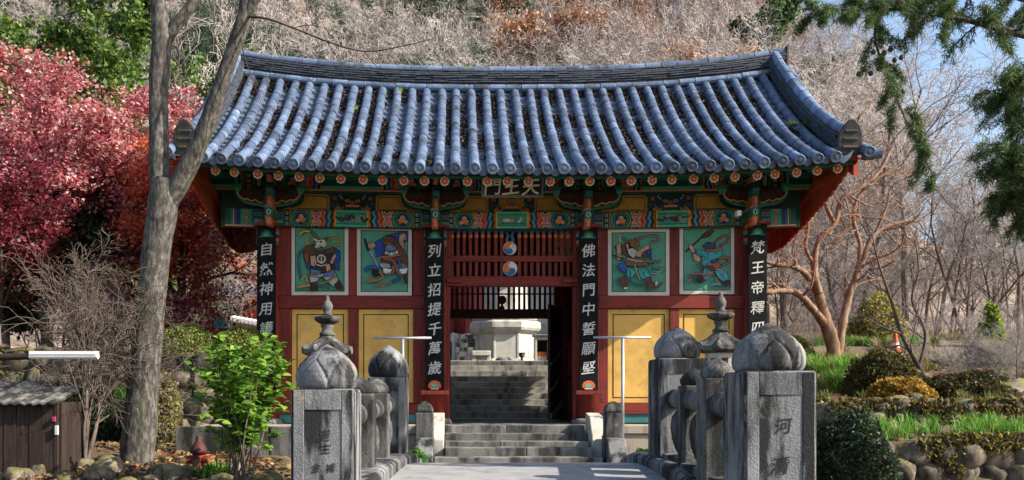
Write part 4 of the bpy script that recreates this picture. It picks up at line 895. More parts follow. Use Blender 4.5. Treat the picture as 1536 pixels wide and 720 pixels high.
pans(1, 19, 'pan_tiles'); pans(-1, 14, 'rear_pan_tiles')
# dry leaves lying in the valleys
n = 24000; xj = (RNG.integers(0, 37, n) * .285 + XC[0] - .1425) + RNG.normal(0, .045, n); yj = YE + .05 + (YR - YE - .25) * RNG.random(n) ** .9
keep = np.array([noise.fractal(Vector((a * .9, b * 1.1, 3)), 1, 2, 3) + .62 * (min((b - YE) / 3.5, .62) - .30) > -.02 + .30 * q for a, b, q in zip(xj, yj, RNG.random(n))])
xj, yj = xj[keep], yj[keep]; n = len(xj); zj = rzv(xj, yj) + .012 + .03 * RNG.random(n)
def cards(c, size, rng, aspect=1.4, flat=None, normal_up=0.0):
    """small leaf quads, random orientation; returns verts, faces"""
    n = len(c); d1 = rng.normal(size=(n, 3)); d1 /= np.linalg.norm(d1, axis=1)[:, None]; d2 = rng.normal(size=(n, 3))
    if flat: d1[:, 2] *= flat; d2[:, 2] *= flat; d1 /= np.linalg.norm(d1, axis=1)[:, None]
    d2 -= d1 * (d1 * d2).sum(1)[:, None]; d2 /= np.linalg.norm(d2, axis=1)[:, None]
    s = np.asarray(size) * np.ones(n); a = d1 * (s * aspect / 2)[:, None]; b = d2 * (s / 2)[:, None]
    v = np.stack([c - a, c + b * .9 - a * .1, c + a, c - b * .9 - a * .1], 1).reshape(-1, 3)
    return v, np.arange(4 * n).reshape(n, 4)
v, f = cards(np.stack([xj, yj, zj], 1), .03 + .035 * RNG.random(n), RNG, flat=.5)
g = RNG.random(n)[:, None]; cols = np.where(g < .7, np.array([[.030, .022, .019]]), np.where(g < .93, np.array([[.075, .055, .045]]), np.array([[.12, .09, .07]]))) * (.6 + .8 * RNG.random((n, 1)))
o = npmesh('leaf_litter', v, f, 'dryleaf', roof, cols); o['kind'] = 'stuff'

MT['tile_course'] = mk('ridge_tile', [(.2, (.02, .024, .032)), (.5, (.045, .055, .075)), (.8, (.10, .12, .15))], 9, rough=.6, rnd=.2, bump=.3, bscale=50, stain=((.09, .085, .075), 6, .55, .7), spec=.3)
# ridges: stacked thin courses, cap tiles, end plates
ridge = MB(); xr = np.linspace(-5.42, 5.42, 31); vs = []
for x in xr: z = float(rzv(x, YR)); vs += [(x, YR - .10, z - .05), (x, YR + .10, z - .05), (x, YR + .10, z + .30), (x, YR - .10, z + .30)]
n = len(xr); ridge.add(vs, [(k * 4 + j, k * 4 + 4 + j, k * 4 + 4 + (j + 1) % 4, k * 4 + (j + 1) % 4) for k in range(n - 1) for j in range(4)] + [(0, 1, 2, 3), (4 * n - 1, 4 * n - 2, 4 * n - 3, 4 * n - 4)])
ridge = ridge.build('ridge', 'tiledark', gate)
for k in range(6):
    zb = .05 + k * .042; m = MB(); x = -5.46 + rr.uniform(0, .2); hw = .155 - .006 * abs(k - 3)
    while x < 5.44:
        L = rr.uniform(.26, .34); x2 = min(x + L, 5.5); jz = rr.uniform(-.005, .005); jy = rr.uniform(-.010, .010); z0 = float(rzv(x, YR)) + zb + jz; z1 = float(rzv(x2, YR)) + zb + jz; x3 = x2 - .008; h = .026
        m.add([(x, YR - hw + jy, z0), (x3, YR - hw + jy, z1), (x3, YR + hw, z1), (x, YR + hw, z0), (x, YR - hw + jy, z0 + h), (x3, YR - hw + jy, z1 + h), (x3, YR + hw, z1 + h), (x, YR + hw, z0 + h)], [(0, 3, 2, 1), (4, 5, 6, 7), (0, 1, 5, 4), (2, 3, 7, 6), (1, 2, 6, 5), (0, 4, 7, 3)]); x = x2
    m.build('ridge_course', 'tile_course', ridge)
def cap_run(pts, r, parent, name, mat='tile', n=12, L=.31):
    """row of overlapping half-round tiles along a path"""
    P_ = [Vector(p) for p in pts]; tot = 0; acc = [0]
    for a, b in zip(P_, P_[1:]): tot += (b - a).length; acc.append(tot)
    def at(s):
        for i in range(len(P_) - 1):
            if s <= acc[i + 1] + 1e-9: return P_[i].lerp(P_[i + 1], (s - acc[i]) / max(acc[i + 1] - acc[i], 1e-6))
        return P_[-1]
    k = max(1, round(tot / L)); L = tot / k
    for i in range(k):
        a, b = at(i * L), at(min(tot, (i + 1) * L)); j = Vector((0, rr.uniform(-.006, .006), rr.uniform(-.005, .005)))
        MB().tube([a + j, a.lerp(b, .9) + j, a.lerp(b, .91) + j, b + j], [r, r, r * .9, r * .9], n).build(name, mat, parent, smooth_=False)
xs_ = np.linspace(-5.52, 5.5, 33)
cap_run([(x, YR, float(rzv(x, YR)) + .325) for x in xs_], .082, ridge, 'ridge_cap_tile')
cap_run([(x, YR - .20, float(rzv(x, YR - .20)) + .10) for x in xs_], .07, ridge, 'ridge_foot_tile')
for s in (-1, 1):
    z = float(rzv(5.5, YR)); e = MB(); e.prism([(-.17, -.02), (.17, -.02), (.15, .28), (.06, .44), (-.06, .44), (-.15, .28)], 0, .05, lambda u, v, w: (s * (5.46 + w + max(0, v - .2) * .25), YR + u, z + v)); e.build('ridge_end_plate', 'tiledark', ridge, bevel=.01)
    # descending ridge along the gable edge
    ys_ = np.linspace(YE + .22, YR - .1, 15); X0 = 5.28
    d = MB(); vs = []
    for y in ys_: z = float(rzv(X0, y)); vs += [(s * X0 - .10, y, z - .05), (s * X0 + .10, y, z - .05), (s * X0 + .10, y, z + .27), (s * X0 - .10, y, z + .27)]
    n = len(ys_); d.add(vs, [(k * 4 + j, k * 4 + (j + 1) % 4, k * 4 + 4 + (j + 1) % 4, k * 4 + 4 + j) for k in range(n - 1) for j in range(4)] + [(3, 2, 1, 0), (4 * n - 4, 4 * n - 3, 4 * n - 2, 4 * n - 1)])
    d = d.build('descending_ridge', 'tiledark', gate)
    for k in range(6):
        m = MB(); y = YE + .22 + rr.uniform(0, .1); hw = .16 - .004 * k
        while y < YR - .12:
            y2 = min(y + rr.uniform(.24, .32), YR - .1); jx = rr.uniform(-.01, .01); zb = .05 + k * .042; a, b = float(rzv(X0, y)) + zb, float(rzv(X0, y2 - .01)) + zb; h = .026; q = y2 - .01
            m.add([(s * X0 - hw + jx, y, a), (s * X0 + hw + jx, y, a), (s * X0 + hw + jx, q, b), (s * X0 - hw + jx, q, b), (s * X0 - hw + jx, y, a + h), (s * X0 + hw + jx, y, a + h), (s * X0 + hw + jx, q, b + h), (s * X0 - hw + jx, q, b + h)], [(0, 3, 2, 1), (4, 5, 6, 7), (0, 1, 5, 4), (2, 3, 7, 6), (1, 2, 6, 5), (0, 4, 7, 3)]); y = y2
        m.build('ridge_course', 'tile_course', d)
    cap_run([(s * X0, y, float(rzv(X0, y)) + .33) for y in np.linspace(YE + .16, YR - .05, 12)], .092, d, 'ridge_cap_tile')
    z = float(rzv(X0, YE + .15))
    e = MB(); e.prism([(-.17, -.04), (.17, -.04), (.20, .12), (.19, .28), (.13, .41), (.05, .49), (-.0, .51), (-.05, .49), (-.13, .41), (-.19, .28), (-.20, .12)], 0, .06, lambda u, v, w: (s * X0 + u, YE + .10 + w - v * .22, z + v)); e = e.build('end_plate', 'tiledark', d, bevel=.02)
    for v0 in (.06, .18, .30): MB().box(s * X0 - .13 + v0 * .08, s * X0 + .13 - v0 * .08, YE + .085 - v0 * .22, YE + .12 - v0 * .22, z + v0, z + v0 + .05).build('moulding', 'tiledark', d, bevel=.012)
    # verge tiles outside it
    k = 0
    for y in RW:
        o = tile_at(pe if k == 0 else pm, 'verge_tile', s * 5.52, y, d, 0, .03); k += 1
    MB().box(s * 5.52 - .10, s * 5.52 + .10, YE - .03, YE + .02, float(rzv(5.5, YE)) - .10, float(rzv(5.5, YE)) + .02).build('verge_drip', 'tiledark', d, bevel=.02)
    MB().tube([(s * 5.55, YE + .05, float(rzv(5.5, YE)) + .0), (s * 5.74, YE + .0, float(rzv(5.5, YE)) + .015)], [.082, .088], 14).build('corner_tile', 'tile', d)
# gable boards: vertical planks hung under the verge
for s in (-1, 1):
    XG = s * 5.34; barge = MB(); vs = []
    yb = np.linspace(14.42, 2 * YR - 14.42, 29)
    for y in yb:
        yy_ = y if y < YR else 2 * YR - y; z = float(rzv(5.4, yy_)) - .09; vs += [(XG + s * .05, y, z - .30), (XG + s * .12, y, z - .30), (XG + s * .12, y, z), (XG + s * .05, y, z)]
    n = len(yb); barge.add(vs, [(k * 4 + j, k * 4 + (j + 1) % 4, k * 4 + 4 + (j + 1) % 4, k * 4 + 4 + j) for k in range(n - 1) for j in range(4)] + [(3, 2, 1, 0), (4 * n - 4, 4 * n - 3, 4 * n - 2, 4 * n - 1)])
    barge = barge.build('gable_board', 'orangered', gate)
    w = .19; y = 14.52
    def zbot(y):
        t = (min(y, 2 * YR - y) - 14.5) / (YR - 14.5); return 4.78 + (4.00 - 4.78) * min(1, t * 1.12) ** .72 - .0
    while y < 2 * YR - 14.6:
        y2 = y + w - .010; f = lambda q: float(rzv(5.4, min(q, 2 * YR - q))) - .10; z0, z1 = zbot(y), zbot(y2)
        poly = [(y, f(y)), (y, z0 + .015), (y + w * .5, (z0 + z1) / 2 - .012), (y2, z1 + .015), (y2, f(y2))]
        if f(y) > z0 + .1:
            xx = XG + rr.uniform(-.005, .005); MB().prism(poly, xx - .018, xx + .018, lambda u, v, q: (q, u, v)).build('gable_plank', 'orangered', barge)
        y += w
    b = MB(); vs = []
    yb = np.linspace(14.72, 2 * YR - 14.72, 15)
    for y in yb:
        z = zbot(y) + .40 * min(1, (min(y, 2 * YR - y) - 14.5) / 1.2) + .04; xi = XG - s * .022; vs += [(xi - s * .07, y, z - .05), (xi, y, z - .05), (xi, y, z + .05), (xi - s * .07, y, z + .05)]
    n = len(yb); b.add(vs, [(k * 4 + j, k * 4 + (j + 1) % 4, k * 4 + 4 + (j + 1) % 4, k * 4 + 4 + j) for k in range(n - 1) for j in range(4)] + [(3, 2, 1, 0), (4 * n - 4, 4 * n - 3, 4 * n - 2, 4 * n - 1)])
    b.build('plank_ledger', 'orangered', barge)
# small box on the right corner bracket
MB().box(X_(1104, 15.5), X_(1111, 15.5), 15.45, 15.60, Z_(324, 15.5), Z_(316, 15.5)).build('camera_box', 'white', gate, bevel=.01)
# ================================================================ stone lanterns, poles and small things round the gate
def lantern(c, sc, label):
    t = thing('stone_lantern', label, 'lantern', c, 'stone lanterns flanking the stairs')
    def L(name, prof, n=8, mat='granite_old', rot=math.pi / 8, sm=False, bv=.008):
        return MB().lathe([(r * sc, z * sc) for r, z in prof], c, n, rot=rot).build(name, mat, t, bevel=bv, smooth_=sm)
    L('base', [(.34, -.1), (.34, .10), (.30, .14), (.26, .22), (.14, .27)]); L('shaft', [(.12, .27), (.115, .8), (.12, 1.18)])
    L('light_stand', [(.13, 1.18), (.25, 1.27), (.29, 1.33), (.29, 1.40)])
    box = L('light_box', [(.225, 1.40), (.225, 1.76)], mat='pale')
    for k in range(8):
        a = k * math.pi / 4; d = Vector((math.cos(a), math.sin(a), 0)); e = Vector((-d.y, d.x, 0)); p = Vector(c) + d * .206 * sc + Vector((0, 0, 1.585 * sc))
        MB().obox(p, d * .006, e * .045 * sc, (0, 0, .10 * sc), (.05, .035, .02) if k % 2 == 0 else (.16, .10, .05)).build('window', 'paint', box)
    r = MB(); n = 40; prof = [(.30, 1.765), (.385, 1.80), (.375, 1.855), (.30, 1.90), (.21, 1.97), (.13, 2.03), (.10, 2.06)]
    vs = []
    for i, (q, z) in enumerate(prof):
        for j in range(n):
            a = 2 * math.pi * j / n; k = (a - math.pi / 8) % (math.pi / 4) - math.pi / 8; octr = math.cos(math.pi / 8) / math.cos(abs(((a) % (math.pi / 4)) - math.pi / 8))
            lift = .055 * math.exp(-((abs(((a + math.pi / 8) % (math.pi / 4)) - math.pi / 8)) / .10) ** 2) * smooth(.22, .37, q)
            rr_ = q * octr * sc * (1 + .03 * noise.noise(Vector((a * 3, z * 9, c[0])))); vs.append((c[0] + rr_ * math.cos(a + math.pi / 8), c[1] + rr_ * math.sin(a + math.pi / 8), c[2] + (z + lift) * sc))
    fs = [(i * n + j, i * n + (j + 1) % n, (i + 1) * n + (j + 1) % n, (i + 1) * n + j) for i in range(len(prof) - 1) for j in range(n)] + [tuple(range(n))[::-1], tuple((len(prof) - 1) * n + j for j in range(n))]
    r.add(vs, fs).build('lantern_roof', 'granite_old', t, smooth_=False)
    L('neck', [(.11, 2.06), (.12, 2.09), (.085, 2.12), (.075, 2.16), (.10, 2.20), (.09, 2.23)], 16, sm=True, bv=0)
    L('dish', [(.10, 2.23), (.18, 2.27), (.195, 2.30), (.19, 2.33), (.12, 2.35)], 8)
    L('finial', [(.06, 2.35), (.08, 2.37), (.05, 2.40), (.075, 2.44), (.08, 2.50), (.05, 2.56), (.03, 2.58), (.035, 2.61), (.008, 2.65)], 16, sm=True, bv=0)
z = lambda py, d: Z_(py, d)
lantern((X_(491, 12.0), 12.0, .02), (Z_(443, 12) - .02) / 2.65, 'weathered stone lantern on the left, behind the leafy bush and lotus post')
lantern((X_(1081, 12.3), 12.3, .02), (Z_(437, 12.3) - .02) / 2.65, 'stone lantern on the right with pale eight-sided light box')
for (x0, x1, xp, py, lab) in ((560, 647, 604, 507, 'grey metal T-shaped pole left of the stairs'), (890, 976, 934, 506, 'grey metal T-shaped pole right of the stairs')):
    d = 14.45; t = thing('metal_pole', lab, 'pole', (X_(xp, d), d, .2))
    MB().tube([(X_(xp, d), d, .1), (X_(xp, d), d, Z_(py, d) - .022)], .026, 12).build('upright', 'metal', t, smooth_=True)
    MB().tube([(X_(x0, d), d, Z_(py, d)), (X_(x1, d), d, Z_(py, d))], .02, 10).build('crossbar', 'metal', t, smooth_=True)
    MB().lathe([(.05, 0), (.05, .03), (.03, .05)], (X_(xp, d), d, .22), 12).build('foot', 'metal', t)
t = thing('fire_extinguisher', 'small red fire extinguisher at the foot of the gate wall', 'fire extinguisher', (X_(922, 15.4), 15.4, .63))
c = (X_(922, 15.4), 15.4, .63)
MB().lathe([(.06, 0), (.065, .02), (.065, .20), (.04, .24), (.02, .25)], c, 14, col=(.42, .015, .015)).build('cylinder', 'paint', t, smooth_=True)
MB().lathe([(.067, .08), (.067, .15)], c, 14, col=(.5, .5, .48)).build('paper_band', 'paint', t)
MB().box(c[0] - .05, c[0] + .03, c[1] - .015, c[1] + .015, .885, .91, col=(.03, .03, .03)).build('handle', 'paint', t)

# ================================================================ court beyond: pagoda, offering things, hall
pc = (X_(757, 27), 27.0, 2.06)
pg = thing('stone_pagoda', 'pale eight-sided stone pagoda seen through the doorway above the steps', 'pagoda', pc)
lv = [('base_slab', [(1.10, -.1), (1.10, .14), (1.0, .20)]), ('plinth', [(.93, .20), (.93, .93)]), ('base_cornice', [(.95, .93), (1.09, 1.03), (1.13, 1.10), (1.13, 1.26), (1.05, 1.31)]), ('upper_slab', [(.98, 1.315), (1.02, 1.36), (1.02, 1.46), (.8, 1.52)])]
zz = 1.52; r = .72
for k in range(5):
    h = .95 if k == 0 else .5; lv.append(('storey', [(r, zz), (r, zz + h)])); lv.append(('storey_roof', [(r + .02, zz + h), (r * 1.32, zz + h + .1), (r * 1.45, zz + h + .17), (r * 1.42, zz + h + .24), (r * .9, zz + h + .40)])); zz += h + .40; r *= .88
for nme, prof in lv: MB().lathe(prof, pc, 8, rot=math.pi / 8).build(nme, 'pale', pg, bevel=.015)
for k in range(8):
    a = math.pi / 8 + k * math.pi / 4; MB().lathe([(.05, .20), (.05, .93)], (pc[0] + .90 * math.cos(a), pc[1] + .90 * math.sin(a), pc[2]), 6).build('corner_pilaster', 'pale', pg)
def small(name, label, cat, mbs):
    b = mbs[0][1].build('tmp', mbs[0][2]); return b
d = 24.6
t = thing('stone_altar', 'low stone altar table at the top of the rear steps', 'altar', (X_(722, d), d, 2.06))
MB().box(X_(708, d), X_(736, d), d, d + .5, 2.26, 2.40).build('table_top', 'pale', t, bevel=.02)
for px in (711, 733): MB().box(X_(px, d) - .06, X_(px, d) + .06, d + .05, d + .45, 2.06, 2.257).build('leg', 'pale', t, bevel=.02)
t = thing('stone_lotus_seat', 'dark round carved stone before the pagoda', 'carved stone', (X_(756, d), d, 2.06))
MB().lathe([(.20, 0), (.24, .06), (.20, .12), (.14, .16)], (X_(756, d), d, 2.06), 20, wave=lambda a, z: .05 * math.cos(10 * a)).build('carved_stone', 'granite', t, smooth_=True)
t = thing('incense_burner', 'small dark incense burner on a stem by the pagoda', 'incense burner', (X_(783, d), d, 2.06))
MB().lathe([(.07, 0), (.04, .05), (.035, .14), (.08, .18), (.09, .24), (.07, .26)], (X_(783, d), d, 2.06), 14).build('stem_bowl', 'granite_old', t, smooth_=True)
MB().lathe([(.098, .262), (.098, .285)], (X_(783, d), d, 2.06), 14).build('rim', 'granite_old', t)
d = 25.2
t = thing('candle_cabinet', 'glass-fronted candle cabinet at the right of the pagoda', 'cabinet', (X_(817, d), d, 2.06))
a, b, zt = X_(803, d), X_(833, d), Z_(504, d)
for (x0, x1, z0, z1) in ((a, a + .05, 2.06, zt), (b - .05, b, 2.06, zt), (a + .052, b - .052, zt - .10, zt), (a + .36, a + .40, 2.16, zt - .102), (a + .052, b - .052, 2.06, 2.10)): MB().box(x0, x1, d, d + .4, z0, z1).build('frame', 'pale', t)
MB().box(a + .05, b - .05, d + .36, d + .4, 2.1, zt - .1, col=(.02, .018, .016)).build('back_panel', 'paint', t)
MB().box(a - .06, b + .06, d - .06, d + .46, zt + .002, zt + .05).build('top_slab', 'granite', t, bevel=.01)
for k in range(4):
    px = 806 + k * 4.1; c = (X_(px + 1, d), d + .15, 2.10); o = MB().lathe([(.035, 0), (.04, .12), (.038, .20)], c, 10, col=(.55, .50, .42)).build('candle_jar', 'paint', t, smooth_=True)
    MB().lathe([(.042, .20), (.042, .29), (.02, .31)], c, 10, col=(.62, .16, .03)).build('lid', 'paint', o, smooth_=True)
t = thing('court_steps', 'bluish stone steps at the left of the court behind the gate', 'stairs', (X_(698, 30), 30, 2.06))
for k in range(8): MB().box(X_(683, 30), X_(716, 30), 29.6 + k * .28, 29.95 + k * .28, 2.0 + k * .165, 2.19 + k * .165).build('step', 'granite', t, bevel=.01)
MB().tube([(X_(680.5, 28), 28, 2.0), (X_(680.5, 28), 28, Z_(499, 28))], .05, 10).build('rail_post', 'white', t)
hall = thing('main_hall', 'temple hall with red walls and blue panels behind the pagoda', 'hall', (0, 36, 2.1))
MB().box(-7, 9, 32, 42, 2.0, 3.42).build('podium', 'granite', hall)
for k in range(9):
    x = -6.4 + k * 1.85; MB().lathe([(.2, 0), (.2, 3.4)], (x, 33.6, 3.42), 14).build('column', 'red', hall, smooth_=True)
    if k < 8:
        col = [(.30, .05, .05), (.32, .06, .06), (.30, .05, .06), (.34, .07, .07), (.52, .50, .45), (.10, .16, .28), (.12, .19, .30), (.3, .05, .05)][k]
        MB().box(x + .2, x + 1.65, 33.7, 33.8, 3.42, 6.4, col=col).build('wall_panel', 'paint', hall)
        MB().box(x + .45, x + 1.4, 33.65, 33.705, 3.9, 5.9, col=tuple(c * 1.25 for c in col)).build('door_panel', 'paint', hall)
MB().box(-6.6, 8.6, 33.4, 33.9, 6.4, 6.9).build('beam', 'paint_green', hall)
m = MB(); m.prism([(31.8, 6.7), (42.2, 6.7), (37, 9.6)], -8, 10, lambda u, v, w: (w, u, v)); m.build('roof', 'tiledark', hall)
# house far left, only its wall and door show between the branches
h = thing('temple_house', 'red-walled temple house with teal door and tiled roof behind the hedge', 'house', P(320, 520, 30))
MB().box(X_(245, 30), X_(385, 30), 30.0, 33, 2.2, Z_(447, 30)).build('wall', 'redx', h)
for (a, b, y0, y1, cc) in ((322, 341, 457, 492, (.03, .24, .30)), (342, 350, 462, 492, (.05, .30, .38)), (288, 300, 455, 472, (.04, .25, .24)), (301, 312, 455, 474, (.45, .28, .07))): MB().box(X_(a, 30), X_(b, 30), 29.93, 29.998, Z_(y1, 30), Z_(y0, 30), col=cc).build('door' if a < 345 and a > 320 else 'shutter', 'paint', h)
m = MB(); m.prism([(29.0, Z_(450, 30)), (34, Z_(450, 30)), (31.5, Z_(415, 30))], X_(235, 30), X_(395, 30), lambda u, v, w: (w, u, v)); m.build('roof', 'tile', h)
t = thing('tiled_wall', 'low garden wall with pale curved tile coping left of the gate', 'wall', P(360, 500, 26))
for k in range(9):
    px = 352 + k * 6; d = 26 - k * .1; MB().tube([(X_(px, d), d - .35, Z_(480 + k * 1.1, d)), (X_(px, d), d, Z_(477 + k * 1.1, d)), (X_(px, d), d + .35, Z_(480 + k * 1.1, d))], .075, 10).build('coping_tile', 'white', t)
MB().box(X_(348, 26), X_(405, 26), 25.6, 25.9, 2.0, Z_(486, 26)).build('masonry', 'beige', t)

# ================================================================ rocks and dry-stone walls
def rock_mesh(seed, n=18, m=12):
    r_ = random.Random(seed); vs = []; off = Vector((r_.random() * 20, r_.random() * 20, r_.random() * 20))
    pl = [(Vector((r_.gauss(0, 1), r_.gauss(0, 1), r_.gauss(0, 1))).normalized(), r_.uniform(.36, .47)) for _ in range(13)]
    for i in range(m + 1):
        th = math.pi * i / m
        for j in range(n):
            a = 2 * math.pi * j / n; p = Vector((math.sin(th) * math.cos(a), math.sin(th) * math.sin(a), math.cos(th))); r = .53
            for q, o in pl:                                 # broken faces
                c = q.dot(p)
                if c > .05: r = min(r, o / c)
            vs.append(p * r * (1 + .07 * noise.noise(p * 2.2 + off) + .05 * noise.noise(p * 6 + off)))
    fs = [(i * n + j, i * n + (j + 1) % n, (i + 1) * n + (j + 1) % n, (i + 1) * n + j) for i in range(m) for j in range(n)]
    me = bpy.data.meshes.new('rock'); me.from_pydata([tuple(v) for v in vs], [], [f[::-1] for f in fs]); me.materials.append(MT['rock'])
    me.polygons.foreach_set('use_smooth', [True] * len(fs)); return me
ROCKS = [rock_mesh(k) for k in range(14)]
def rock(parent, c, s, rr, name='stone'):
    o = link(name, rr.choice(ROCKS), parent, c); o.scale = s; o.rotation_euler = (rr.uniform(-.25, .25), rr.uniform(-.25, .25), rr.uniform(0, 6.3)); return o
def dry_wall(label, x0, x1, y, z0, z1, size, seed, fn=None):
    w = thing('dry_stone_wall', label, 'wall', ((x0 + x1) / 2, y, z0)); rr = random.Random(seed)
    MB().box(x0, x1, y - .06, y + .3, z0 - .1, z1 - .03).build('earth_core', 'earth', w)
    z = z0
    while z < z1 - .02:
        h = min(rr.uniform(.75, 1.15) * size, z1 - z + .06); x = x0 - rr.uniform(0, size)
        while x < x1:
            l = rr.uniform(.6, 1.8) * size; hh = h * rr.uniform(.7, 1.25)
            o = rock(w, (x + l / 2, y + rr.uniform(-.03, .05), z + h / 2 + rr.uniform(-.03, .03)), (l * 1.34, .40, hh * 1.42), rr); o.rotation_euler = (rr.uniform(-.15, .15), rr.uniform(-.28, .28), rr.choice((0, math.pi)) + rr.uniform(-.12, .12)); x += l
        z += h * .93
    return w
dry_wall('dry stone retaining wall of rounded boulders under the clipped hedges', -10.2, -5.25, 15.15, .45, 1.86, .33, 3)
dry_wall('low dry stone wall edging the grass bed at the right', 4.0, 9.6, 10.98, .0, .56, .30, 4)
dry_wall('low brown stone edging behind the dark boxwood', 4.4, 7.0, 12.9, .66, 1.0, .24, 5)
rr = random.Random(21)
def ground_z(x, y): return float(H(x, y))
BK = [(150, 700, 9.9, .34), (95, 708, 9.7, .28), (165, 690, 10.3, .42), (245, 690, 10.2, .30), (270, 700, 9.8, .34), (330, 704, 9.5, .30), (385, 705, 9.4, .42), (425, 706, 9.4, .34), (60, 690, 10.1, .30), (25, 700, 9.8, .34), (125, 686, 10.6, .26), (230, 708, 9.6, .22), (350, 690, 10.4, .26), (305, 712, 9.3, .24), (190, 712, 9.5, .2), (410, 696, 10.0, .24)]
for k, (px, py, d, s) in enumerate(BK):
    x = X_(px, d); o = rock(None, (x, d, ground_z(x, d) + s * .12), (s * 1.35, s, s * .72), rr, 'boulder')
    ORD = ('first', 'second', 'third', 'fourth', 'fifth', 'sixth', 'seventh', 'eighth', 'ninth', 'tenth', 'eleventh', 'twelfth', 'thirteenth', 'fourteenth', 'fifteenth', 'sixteenth', 'seventeenth')
    tag(o, '%s mossy boulder from the left edge along the left bank' % ORD[sum(q[0] < px for q in BK)], 'boulder', 'boulders along the left bank')
for k, (px, py, d, s, lab) in enumerate(((940, 690, 13.3, .34, 'mossy stone at the foot of the right stair newel'), (1000, 690, 13.2, .26, 'small brown stone behind the right far bridge post'), (1495, 560, 19, 1.1, 'big lichen-spotted boulder at the right edge of the garden'), (1440, 590, 15.5, .7, 'grey boulder half buried above the right grass bed'), (1510, 610, 14.5, .8, 'tan boulder at the far right above the grass bed'), (1395, 552, 20, .55, 'pale flat stone below the bare leaning tree'))):
    x = X_(px, d); o = rock(None, (x, d, ground_z(x, d) + s * .15), (s * 1.6, s, s * .62), rr, 'boulder'); tag(o, lab, 'boulder')

# ================================================================ small things on the left bank
d = 10.5; c = Vector((X_(298, d), d, ground_z(X_(298, d), d) + .0)); t = thing('fire_hydrant', 'small red fire hydrant with rusty dark cap beside the leafy bush', 'fire hydrant', c)
RD, DR = (.24, .03, .022), (.07, .022, .02)
MB().lathe([(.10, -.05), (.10, .03), (.07, .04), (.07, .20)], c, 16, col=RD).build('barrel', 'paint', t, smooth_=True)
MB().lathe([(.10, .203), (.10, .24), (.085, .28), (.05, .33), (.03, .35), (.03, .40), (.012, .41)], c, 16, col=DR).build('bonnet', 'paint', t, smooth_=True)
for s in (-1, 1): MB().tube([c + Vector((s * .06, -.02, .13)), c + Vector((s * .13, -.03, .13))], [.045, .05], 12, col=RD).build('nozzle', 'paint', t)
MB().tube([c + Vector((0, -.05, .13)), c + Vector((0, -.12, .13))], [.05, .055], 12, col=DR).build('nozzle', 'paint', t)
t = thing('concrete_wall', 'low dark concrete wall behind the hydrant and bush', 'wall', P(350, 680, 12))
for k in range(3): MB().box(X_(262, 11.8) + k * .62, X_(262, 11.8) + k * .62 + .61, 11.8, 11.95, .1, Z_(640, 11.8)).build('block', 'granite_old', t, bevel=.01)
d = 9.2
t = thing('tube_lamp', 'white tube lamp fixture on a mossy horizontal pole', 'lamp', (X_(-45, d), d, .1))
MB().tube([(X_(45, d), d, Z_(533.5, d)), (X_(147, d), d, Z_(533.5, d))], .034, 14).build('lamp_tube', 'white', t)
MB().box(X_(46, d), X_(146, d), d - .04, d + .04, Z_(533.5, d) + .012, Z_(533.5, d) + .045).build('housing', 'white', t)
MB().tube([(X_(-60, d), d, Z_(538, d)), (X_(44, d), d, Z_(534.5, d))], .035, 10).build('arm', 'oldwood', t)
MB().tube([(X_(-50, d), d + .06, ground_z(X_(-50, d), d) - .1), (X_(-50, d), d + .06, 1.7)], .05, 10).build('post', 'oldwood', t)
t = thing('wooden_shed', 'small dark wooden shed with grey sheet roof at the left edge', 'shed', (X_(40, 10.2), 10.2, .2))
x0, x1 = X_(-70, 10.0), X_(86, 10.0); k = 0; x = x0
while x < x1 - .02: MB().box(x, min(x + .135, x1), 10.0 + .006 * (k % 2), 10.04 + .006 * (k % 2), .15, Z_(603, 10.0)).build('wall_plank', 'oldwood', t); x += .14; k += 1
for i in range(6): MB().box(x1 + .002, x1 + .03, 10.04 + i * .13, 10.165 + i * .13, .15, Z_(603, 10.0)).build('wall_plank', 'oldwood', t)
MB().box(x0, x1 - .01, 10.06, 10.8, .15, 1.0, ).build('body', 'oldwood', t)
m = MB(); n = 40
vs = [];
for i in range(n + 1):
    x = x0 - .1 + (x1 + .14 - x0) * i / n; q = .012 * math.sin(i * 1.9); vs += [(x, 9.90, Z_(604, 9.9) + q), (x, 10.95, Z_(572, 10.9) + q), (x, 10.95, Z_(572, 10.9) + q - .02), (x, 9.90, Z_(604, 9.9) + q - .02)]
m.add(vs, [(i * 4 + j, i * 4 + (j + 1) % 4, i * 4 + 4 + (j + 1) % 4, i * 4 + 4 + j) for i in range(n) for j in range(4)]); m.build('sheet_roof', 'granite_old', t)
MB().box(X_(79, 9.98), X_(83, 9.98), 9.965, 9.998, Z_(632, 10), Z_(625, 10), col=(.45, .05, .14)).build('pink_tag', 'paint', t); MB().box(X_(83, 9.98), X_(87, 9.98), 9.965, 9.998, Z_(652, 10), Z_(638, 10), col=(.55, .56, .58)).build('white_tag', 'paint', t)
d = 21.5; c = (X_(1343, d), d, ground_z(X_(1343, d), d)); t = thing('traffic_cone', 'orange traffic cone in the garden beyond the twisted tree', 'traffic cone', c)
MB().box(c[0] - .17, c[0] + .17, d - .17, d + .17, c[2], c[2] + .04, col=(.5, .06, .02)).build('base', 'paint', t)
m = MB(); q = [(.13, .04, 0), (.10, .18, 0), (.10, .18, 1), (.075, .30, 1), (.075, .30, 0), (.03, .55, 0)]
for a, b in zip(q[::2], q[1::2]): m.lathe([(a[0], a[1]), (b[0], b[1])], c, 14, col=(.6, .09, .03) if a[2] == 0 else (.65, .63, .6))
m.build('cone', 'paint', t, smooth_=False)
